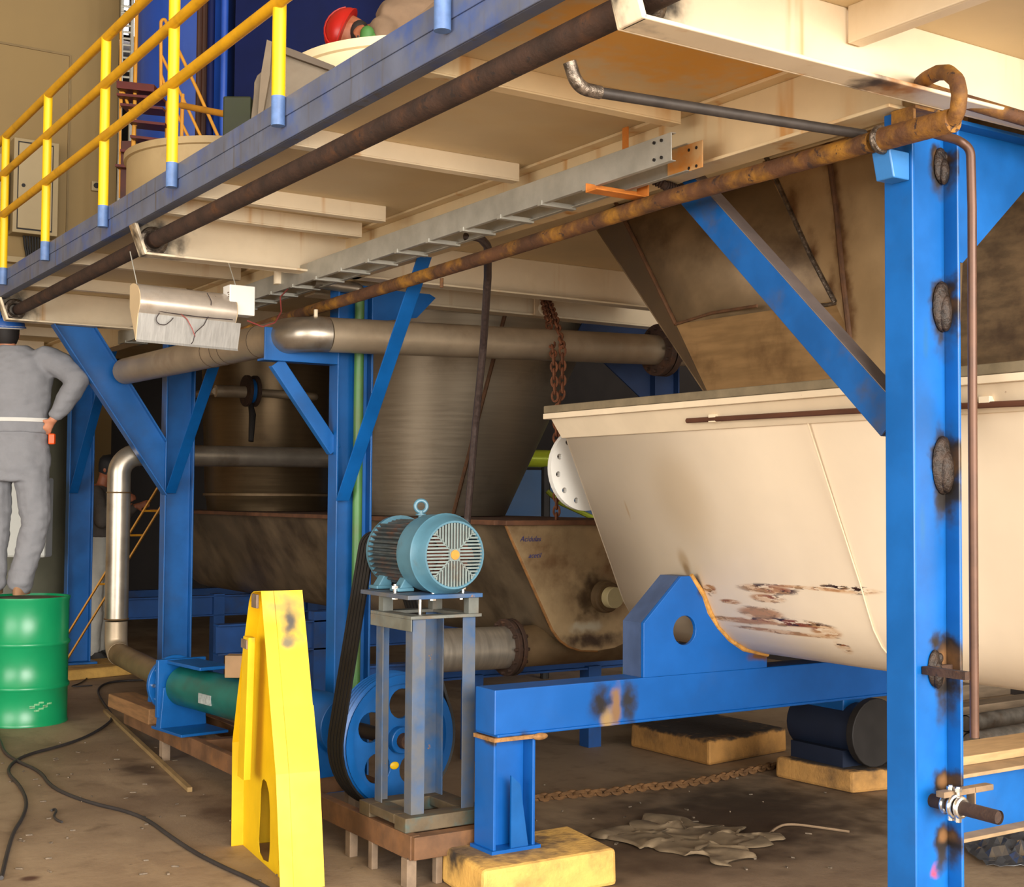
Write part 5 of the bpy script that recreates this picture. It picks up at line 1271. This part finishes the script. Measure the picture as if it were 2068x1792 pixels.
# ------------------------------------------------------------------ upper level background
def tank(name, label, px, py, D, rpx, mat, zt=None):
    r = rpx/2700*D; c = at(px, py, D=D); c.z = at(px, py, D=D-r).z
    t = thing(name, label, 'tank', (c.x, c.y, ZD+.012)); z = c.z
    MB().lathe((c.x, c.y, 0), UZ, [(ZD+.012, .001), (ZD+.012, r), (z-.05, r), (z-.045, r+.02), (z, r+.02), (z+.005, r-.02), (z+.06, .001)], 64).build('shell', mat, t, angle=30)
    return t, c, r
mTank = M('tank_cream', (182, 158, 116), .55, var=.06, vscale=2, dirt=((150, 124, 84), .08, 2))
t1_, tc, tr1 = tank('cream_tank', 'round cream tank on the platform behind the second rail bay', 470, 276, 9.4, 205, mTank)
lab(MB().obox(at(278, 362, D=9.25), EW*.03-EF*.02, EF*.005, UZ*.04).build('red_label', mRed, t1_, smooth=False), 'small red label')
t2_, tc, tr2 = tank('cream_tank', 'cream tank on the platform below the red hard hat', 850, 74, 7.5, 262, M('tank_cream_light', (232, 212, 172), .5, var=.04, vscale=2))
MB().tube([p3(723, 72, -.5), p3(724, 100, -.5)], .006, 6).build('hook_rod', mDark, t2_)
sb = thing('sheet_metal_hopper', 'grey sheet metal hopper with dark flange behind the railing', 'hopper', at(590, 225, D=6.0))
ol = [(539, 80), (549, 84), (600, 103), (676, 133), (650, 165), (590, 215), (505, 250), (512, 190), (513, 166), (519, 152), (527, 145)]
mHop = M('hopper_grey', (112, 100, 84), .55, .3, var=.18, vscale=3, dirt=((92, 76, 58), .15, 3), streaks=((176, 166, 146), .1, 8))
MB().prism([at(x, y, D=6.3) for x, y in ol], EF*.5+EW*.05).build('shell', mHop, sb, smooth=False, bevel=.004)
MB().prism([at(x, y, D=6.27) for x, y in ((549, 84), (600, 103), (676, 133), (668, 142), (600, 118), (552, 100))], EF*.03).build('flange', M('hopper_flange', (84, 72, 60), .6, .2), sb, smooth=False)
MB().prism([at(x, y, D=6.27) for x, y in ((539, 80), (549, 84), (545, 150), (530, 235), (520, 240), (527, 150))], EF*.03).build('edge_strip', M('hopper_edge', (110, 96, 78), .5, .3, var=.15), sb, smooth=False)
mc = thing('green_machine', 'dim green machine guard on the platform left of the grey hopper', 'machine', at(485, 240, D=8.3))
MB().obox(V((at(488, 240, D=8.3).x, at(488, 240, D=8.3).y, (at(488, 208, D=8.3).z+ZD+.012)/2)), EW*.085, EF*.15, UZ*((at(488, 208, D=8.3).z-ZD-.012)/2)).build('housing', M('dim_green', (38, 44, 18), .6, var=.2), mc, smooth=False, bevel=.01)
MB().cyl(at(460, 232, D=8.2), at(462, 200, D=8.2), .012, 8).build('stub', mGalv, mc)
# stair behind the partition
DS = 12.5
s_ = lambda x, y, d=0: at(x, y, D=DS+d)
stn = thing('steel_stair', 'red stair with amber handrails behind the partition on the upper level', 'stair', s_(330, 420))
mAmb = M('amber_rail', (196, 134, 30), .5, var=.12)
for (pts, r) in (([(325, 190), (325, 42), (333, 38), (342, 62), (400, 185), (440, 275)], .016), ([(325, 110), (370, 200), (410, 285)], .014), ([(325, 150), (345, 205), (392, 300)], .014),
                 ([(245, 210), (244, 170), (258, 210), (275, 255)], .014)):
    MB().tube(fillet([s_(*p) for p in pts], .05, 4), r, 10).build('handrail', mAmb, stn)
for (x0_, y0_, x1_, y1_, r) in ((278, -80, 268, 420, .018), (244, 40, 242, 400, .012), (340, 205, 338, 300, .026), (369, 190, 366, 300, .018), (272, 240, 266, 340, .02)):
    MB().tube([s_(x0_, y0_), s_(x1_, y1_)], r, 10).build('rail_post', mAmb, stn)
for (y, x0_, x1_) in ((178, 243, 318), (198, 243, 335), (218, 250, 335), (250, 265, 340), (282, 270, 340), (310, 250, 335), (340, 240, 330)):
    MB().obox((s_(x0_, y)+s_(x1_, y+8))/2, (s_(x1_, y+8)-s_(x0_, y))/2, EF*.12, UZ*(.034 if y == 178 else .012)).build('tread', mRedSt, stn, smooth=False)
MB().tube([s_(366, 213, -1.5), s_(492, 238, -2.5)], .026, 12).build('cross_bar', mAmb, stn)
MB().tube([s_(492, 222, -2.6), s_(494, 246, -2.6)], .022, 10).build('bar_end', mTan, stn)
MB().obox(s_(255, 480), EW*.05, EF*.05, UZ*.9).build('stringer_post', M('stair_dark_red', (70, 28, 18), .6, var=.3), stn, smooth=False)
# blue silo, navy plant, ladder
si = at(378, 60, D=14.5)
tag(MB().lathe((si.x, si.y, 0), UZ, [(3.2, .001), (3.2, .52), (7.8, .52), (8.2, .1), (8.2, .001)], 40).build('blue_silo', mBlueS), 'bright blue round silo behind the handrail of the red stair', 'silo')
npn = at(680, 150, D=13.6)
nv = thing('navy_plant_casing', 'dark navy blue plant casing filling the background above the platform', 'casing', (npn.x, npn.y, 0))
MB().obox(V((npn.x, npn.y, 5.66))+EF*.4+EW*.45, EW*1.5, EF*.35, UZ*2.6).build('casing', mNavy, nv, smooth=False)
for x in (425, 452): 
    p = at(x, 150, D=12.6); MB().tube([(p.x, p.y, 3.1), (p.x, p.y, 8)], .035, 12).build('vertical_pipe', mBlueS if x > 440 else mNavy, nv)
for x in (402, 412):
    p = at(x, 150, D=12.8); MB().tube([(p.x, p.y, 3.1), (p.x, p.y, 8)], .03, 10).build('vertical_pipe', M('brown_pipe', (64, 34, 20), .6), nv)
p = at(836, 0, D=12.4); MB().tube([(p.x, p.y, 3.1), (p.x, p.y, 8)], .03, 10).build('vertical_pipe', M('orange_pipe', (170, 84, 24), .5), nv)
MB().obox(at(870, 0, D=12.9), EW*.15, EF*.1, UZ*1.4).build('dark_red_panel', M('dim_red', (56, 22, 30), .6), nv, smooth=False)
ld = thing('cable_ladder', 'grey vertical ladder with rungs catching light from the far window', 'ladder', at(256, 160, D=14.2))
for x in (245, 266):
    p = at(x, 100, D=14.2); MB().box((p.x-.015, p.y-.02, 3.1), (p.x+.015, p.y+.02, 7.2)).build('side_rail', mGalv, ld, smooth=False)
for k in range(13):
    y = 12+k*13; MB().tube([at(245, y, D=14.2), at(266, y+2, D=14.2)], .013, 8).build('rung', mGalv, ld)
# cabinets on the partition
def wallbox(x0, y0, x1, y1, dep=.25):
    a, b2 = at(x0, y1, Y=15-dep), at(x1, y0, Y=15-dep); return a, b2
cb = thing('electrical_cabinet', 'cream wall cabinet with a framed door on the partition beyond the railing', 'cabinet', at(72, 470, Y=15))
a, b2 = wallbox(25, 290, 120, 468)
mCab = M('cabinet_cream', (160, 140, 102), .5, var=.03)
MB().box((a.x, a.y, a.z), (b2.x, 15, b2.z)).build('housing', mCab, cb, smooth=False, bevel=.006)
MB().box((a.x+.05, a.y-.012, a.z+.05), (b2.x-.07, a.y-.001, b2.z-.05)).build('door', M('cabinet_door', (168, 148, 110), .5, var=.03), cb, smooth=False, bevel=.004)
MB().box((a.x+.04, a.y-.004, a.z+.035), (b2.x-.06, a.y+.001, b2.z-.035)).build('door_gap', mDark, cb, smooth=False)
MB().cyl((a.x+.1, a.y-.02, (a.z+b2.z)/2), (a.x+.1, a.y-.01, (a.z+b2.z)/2), .02, 12).build('lock', mDark, cb)
mb = MB()
for k in range(9): mb.tube([(a.x+.15+.03*k, 14.9, a.z), (a.x+.17+.028*k, 14.93, a.z-.1-.02*(k % 3)), (a.x+.2+.02*k, 14.95, a.z-.22)], .012, 6)
mb.build('cable_bundle', mBlack, cb)
MB().box((a.x-.6, 14.88, a.z-.30), (b2.x+.15, 14.98, a.z-.24)).build('cable_duct', mCab, cb, smooth=False)
c2b = thing('electrical_cabinet', 'slotted panel cut by the left edge of the photo, beside the cream wall cabinet', 'cabinet', at(0, 450, Y=15))
a, b2 = wallbox(-60, 312, 16, 455, .2)
MB().box((a.x, a.y, a.z), (b2.x, 15, b2.z)).build('housing', mCab, c2b, smooth=False, bevel=.006)
mb = MB()
for k in range(5):
    z = b2.z-.12-.15*k; mb.box((b2.x-.14, a.y-.003, z-.03), (b2.x-.10, a.y, z+.03)).box((b2.x-.05, a.y-.003, z-.03), (b2.x-.03, a.y, z+.03))
mb.build('slot', mDark, c2b, smooth=False)
so = at(193, 376, Y=14.98)
sk_ = thing('wall_socket', 'small round wall socket on the tan partition', 'socket', so)
MB().box((so.x-.05, 14.95, so.z-.06), (so.x+.05, 15, so.z+.05)).build('plate', mCab, sk_, smooth=False, bevel=.008)
MB().cyl((so.x, 14.93, so.z), (so.x, 14.95, so.z), .03, 16).build('outlet', mDark, sk_)
# tank and cabinet behind the worker on the drum
gt = at(20, 1000, D=13.0)
tag(MB().lathe((gt.x, gt.y, 0), UZ, [(0, .001), (0, .56), (2.9, .56), (3.0, .5), (3.0, .001)], 48).build('grey_tank', mGreyTank), 'grey green round tank behind the worker on the drum', 'tank')
wc = at(50, 1045, D=11.6)
tag(MB().obox(wc, EW*.215, EF*.10, UZ*.345).obox(V((wc.x, wc.y, .55))+EF*.05, EW*.03, EF*.03, UZ*.55).build('plastic_container', M('white_plastic', (206, 208, 202), .4, var=.05), bevel=.02, smooth=False), 'white plastic container behind the legs of the worker on the drum', 'container')
# yellow ladder by the second worker
yl = thing('yellow_ladder', 'slanting yellow ladder between the second worker and the middle column', 'ladder', at(185, 1350, D=11.2))
for o in (0, .10):
    MB().obox((at(75, 1382, D=11.3)+at(345, 942, D=11.3))/2+EW*o+EF*o, (at(345, 942, D=11.3)-at(75, 1382, D=11.3))/2, EF*.02, (EW*.7+UZ*.5)*.016).build('side_rail', mAmb, yl, smooth=False)
for k in range(5):
    p = at(183, 1205, D=11.3).lerp(at(335, 958, D=11.3), .1+.2*k); MB().tube([p, p+EW*.10+EF*.10], .01, 6).build('rung', mAmb, yl)
for o in ():
    MB().tube([at(180, 1200, D=11.3)+EW*o+EF*o, V((at(180, 1200, D=11.3).x, at(180, 1200, D=11.3).y, 0))+EW*o+EF*o], .018, 8).build('foot_post', mAmb, yl)

# ------------------------------------------------------------------ right foreground
tb = thing('tie_beam', 'blue I-beam with dusty flanges running right from the nearest column', 'beam', (3.45, 2.83, .53))
MB().box((3.428, 2.826, .545), (5.3, 2.834, .733)).build('web', mBlue, tb, smooth=False)
mDusty = M('dusty_blue_flange', (142, 116, 84), .75, var=.2, vscale=10, chips=((40, 100, 170), .06, 8))
MB().box((3.428, 2.77, .733), (5.3, 2.89, .745)).build('top_flange', mDusty, tb, smooth=False, bevel=.002)
MB().box((3.428, 2.77, .533), (5.3, 2.89, .545)).build('bottom_flange', mDusty, tb, smooth=False, bevel=.002)
MB().box((3.43, 2.765, .52), (3.47, 2.80, .535)).box((3.43, 2.76, .40), (3.437, 2.80, .53)).build('end_cleat', mRustY, tb, smooth=False)
tl = thing('timber_board', 'dusty tan board lying on top of the blue I-beam at right', 'board', (4, 3.0, .745))
MB().box((3.5, 2.86, .746), (5.2, 3.05, .775)).build('board', M('board_dusty', (158, 128, 88), .8, var=.15, vscale=8, stretch=(1, 6, 6)), tl, smooth=False, bevel=.003)
pc = thing('pipe_clamp', 'rusty pipe stub held by bright clamps on the nearest column', 'clamp', (3.34, 2.6, .69))
g0, g1 = at(1868, 1613, X=3.335), at(2018, 1652, X=3.335)
MB().tube([g0, g1], .021, 16, caps=False).tube([g0, g0+(g1-g0)*.98], .018, 16).build('pipe_stub', mRust, pc)
dxx = (g1-g0).normalized()
mb = MB()
for t, r in ((.42, .034), (.50, .030), (.30, .027)):
    p = g0+(g1-g0)*t; mb.torus(p, dxx, r-.004, .008, 20, 8)
for t in (.36, .46): 
    p = g0+(g1-g0)*t; mb.cyl(p+V((0, 0, .02)), p+V((0, 0, .06)), .006, 8).cyl(p+V((0, 0, .045)), p+V((0, 0, .056)), .012, 6).cyl(p-V((.0, 0, .02)), p-V((0, 0, .045)), .010, 6)
lab(mb.build('clamp_ring', mBright, pc), 'bright clamp rings and nuts')
p = g0+(g1-g0)*.35
MB().box((p.x-.05, p.y-.02, p.z+.028), (p.x+.18, p.y+.012, p.z+.046)).box((p.x+.09, p.y-.02, p.z-.03), (p.x+.096, p.y+.012, p.z+.046)).build('clamp_bracket', M('bracket_dusty', (120, 98, 74), .7, .2, var=.25, vscale=14), pc, smooth=False, bevel=.002)
# loose stock on the floor far right
mStock = M('stock_steel', (134, 126, 116), .4, .6, var=.3, vscale=10, dirt=((96, 70, 48), .15, 6))
for i, (px, py, r, lb) in enumerate(((1962, 1502, .075, 'nearest grey steel pipe lying on the floor right of the nearest column'), (1950, 1462, .06, 'grey steel pipe on the floor behind the nearest one at right'))):
    p = at(px, py, Z=r); d = V((1, .05, 0)).normalized()
    tag(MB().tube([p, p+d*1.9], r, 18, caps=False).tube([p, p+d*1.9], r*.86, 18).build('stock_pipe', mStock), lb, 'pipe', 'steel pipes on the floor at right')
for i, (px, py, h, lb) in enumerate(((1950, 1440, .10, 'weathered timber beam on the floor under the far end of the trough'), (1945, 1400, .12, 'rear weathered timber beam beneath the cream trough'))):
    p = at(px, py+10, Z=0); d = V((1, .04, 0)).normalized()
    tag(MB().obox(p+d*1.0+UZ*h/2, d*1.2, V((0, .09, 0)), UZ*h/2).build('timber_beam', M('weathered_timber', (122, 104, 84), .85, var=.25, vscale=5, stretch=(.6, 6, 6)), smooth=False, bevel=.006), lb, 'timber')

# ------------------------------------------------------------------ things on the floor
def onfloor(pts, z, ox=0, oy=0, s=1): return [at(ox+x/s, oy+y/s, Z=z) for x, y in pts]
cA = [(880, 622), (700, 628), (600, 640), (548, 675), (560, 720), (590, 765), (640, 835), (600, 880), (480, 950), (330, 1000), (150, 1045), (62, 1095), (40, 1150), (110, 1215), (155, 1310), (130, 1400), (75, 1480), (40, 1600), (8, 1740)]
cB = [(-60, 900), (0, 960), (20, 1030), (90, 1080), (230, 1140), (280, 1220), (400, 1280), (560, 1330), (700, 1360), (830, 1410), (950, 1500), (1100, 1600), (1260, 1680), (1420, 1750), (1540, 1815)]
def smooth_path(p, it=3):
    for _ in range(it):
        q = [p[0]]
        for i in range(len(p)-1): q += [p[i].lerp(p[i+1], .25), p[i].lerp(p[i+1], .75)]
        q.append(p[-1]); p = q
    return p
mCable = M('cable_grey_black', (48, 44, 44), .55, var=.2)
tag(MB().tube(smooth_path(onfloor(cA, .011, 0, 1150, 2.791), 2), .0095, 8).build('cable', mCable), 'dark cable curling from the green pump towards the lower left corner', 'cable')
tag(MB().tube(smooth_path(onfloor(cB, .010, 0, 1150, 2.791), 2), .0095, 8).build('cable', mCable), 'dark cable running from the drum to the foot of the yellow guard', 'cable')
tag(MB().tube(smooth_path(onfloor([(560, 540), (470, 640), (380, 665), (520, 655)], .008, 0, 1150, 2.791), 2), .006, 6).build('cable', mCable), 'thin dark wire over the low yellow plinth behind the drum', 'cable')
a, b2 = onfloor([(592, 797), (1070, 1243)], .014, 0, 1150, 2.791)
tag(MB().obox((a+b2)/2, (b2-a)/2, (b2-a).cross(UZ).normalized()*.013, UZ*.012).build('wooden_stick', M('stick_wood', (140, 114, 74), .8, var=.15)), 'thin wooden stick lying on the floor left of the skid', 'stick')
chain('rusty_chain', 'ochre rusty chain lying across the floor beyond the blue frame leg', [at(x, y, Z=.02) for x, y in ((1085, 1612), (1160, 1604), (1230, 1600), (1300, 1590), (1370, 1585), (1440, 1573), (1500, 1560), (1570, 1545))], .05, .010, M('chain_ochre', (108, 76, 44), .8, .2, var=.3, vscale=20))
# crumpled sheet
gx, gy = 46, 26; vs = []; fs = []
cq = [at(1188, 1690, Z=0), at(1335, 1655, Z=0), at(1572, 1692, Z=0), at(1478, 1752, Z=0)]
for j in range(gy+1):
    for i in range(gx+1):
        u, v_ = i/gx, j/gy
        p = (cq[0].lerp(cq[3], u)).lerp(cq[1].lerp(cq[2], u), v_)
        e = min(u, 1-u, v_, 1-v_)
        wob = V((mnoise.noise(V((u*7, v_*5, 1))), mnoise.noise(V((u*7, v_*5, 9))), 0))*.10
        z = .008+.045*abs(mnoise.noise(V((u*5, v_*4, 3))))+.014*abs(mnoise.noise(V((u*13, v_*10, 5))))
        vs.append(p+wob+UZ*(z*(1 if e > .02 else .55)))
for j in range(gy):
    for i in range(gx): fs.append((j*(gx+1)+i, j*(gx+1)+i+1, (j+1)*(gx+1)+i+1, (j+1)*(gx+1)+i))
tag(MB().add(vs, fs).build('crumpled_sheet', M('dirty_sheet', (122, 104, 80), .85, var=.2, vscale=6, dirt=((76, 60, 44), .2, 5)), solid=.002, angle=60), 'crumpled dirty sheet on the floor right of the near concrete block', 'sheet')
tag(MB().tube(smooth_path([at(x, y, Z=.01) for x, y in ((1545, 1692), (1572, 1668), (1600, 1664), (1660, 1672), (1715, 1680))]), .006, 6).build('string', M('string_tan', (140, 116, 90), .9)), 'pale string trailing from the crumpled sheet', 'string')
hk = onfloor([(290, 1360), (310, 1350), (320, 1365), (300, 1390), (320, 1415), (350, 1425)], .008, 0, 1150, 2.791)
tag(MB().tube(smooth_path(hk), .006, 6).build('wire_scrap', mCable), 'short hooked scrap of wire on the floor between the cables', 'wire')
fo = at(2066, 1735, Z=0); fv = []; ff = []
for j in range(13):
    for i in range(15):
        u, v_ = i/14-.5, j/12-.5
        fv.append(fo+V((.05, .1, 0))+EW*(u*.42)+EF*(v_*.55)+UZ*(.008+.09*abs(mnoise.noise(V((u*9, v_*9, 2))))*(1-1.6*max(abs(u), abs(v_))+.2)))
for j in range(12):
    for i in range(14): ff.append((j*15+i, j*15+i+1, (j+1)*15+i+1, (j+1)*15+i))
tag(MB().add(fv, ff).build('foil_sheet', M('foil_silver', (190, 196, 204), .22, .95, var=.1), solid=.001, angle=20, smooth=False), 'crumpled silver foil on the floor below the blue I-beam at right', 'foil')
lit = MB()
for i in range(110):
    p = at(random.uniform(5, 640), random.uniform(1500, 1785), Z=0) if i < 75 else at(random.uniform(1080, 1700), random.uniform(1560, 1760), Z=0)
    a = random.uniform(0, PI); L_ = random.uniform(.004, .018); d = V((math.cos(a), math.sin(a), 0))
    lit.obox(p+UZ*.004, d*L_, d.cross(UZ)*random.uniform(.002, .006), UZ*.003+d*.001)
tag(lit.build('metal_shavings', M('shavings', (104, 90, 74), .7, .1, var=.4, vscale=40), smooth=False), 'scattered pale shavings and scraps on the brown floor', 'debris', kind='stuff')

# ------------------------------------------------------------------ light
wd = bpy.data.worlds.new('daylight'); sc.world = wd; wd.use_nodes = True
bg_ = wd.node_tree.nodes['Background']
bg_.inputs[0].default_value = (1.0, .965, .90, 1); bg_.inputs[1].default_value = 1.0
sc.view_settings.view_transform = 'Standard'; sc.view_settings.look = 'None'; sc.view_settings.gamma = 1.0
sc.view_settings.use_curve_mapping = False
sc.view_settings.exposure = 1.17
def area(name, loc, rot, sx, sy, power, col):
    l = bpy.data.lights.new(name, 'AREA'); l.shape = 'RECTANGLE'; l.size = sx; l.size_y = sy; l.energy = power; l.color = col
    o = bpy.data.objects.new(name, l); COL.objects.link(o); o.location = loc; o.rotation_euler = rot
    return o
# daylight entering through the open front of the hall
area('front_door_daylight', (1.5, -7.5, 3.4), (math.radians(88), 0, 0), 12, 6, 1700, (1.0, .96, .89))
# added fill light inside the solid left wall, brightens surfaces facing left
area('side_fill_light', (-8.6, .5, 2.6), (math.radians(90), 0, math.radians(-90)), 9, 4.8, 560, (1.0, .97, .92))
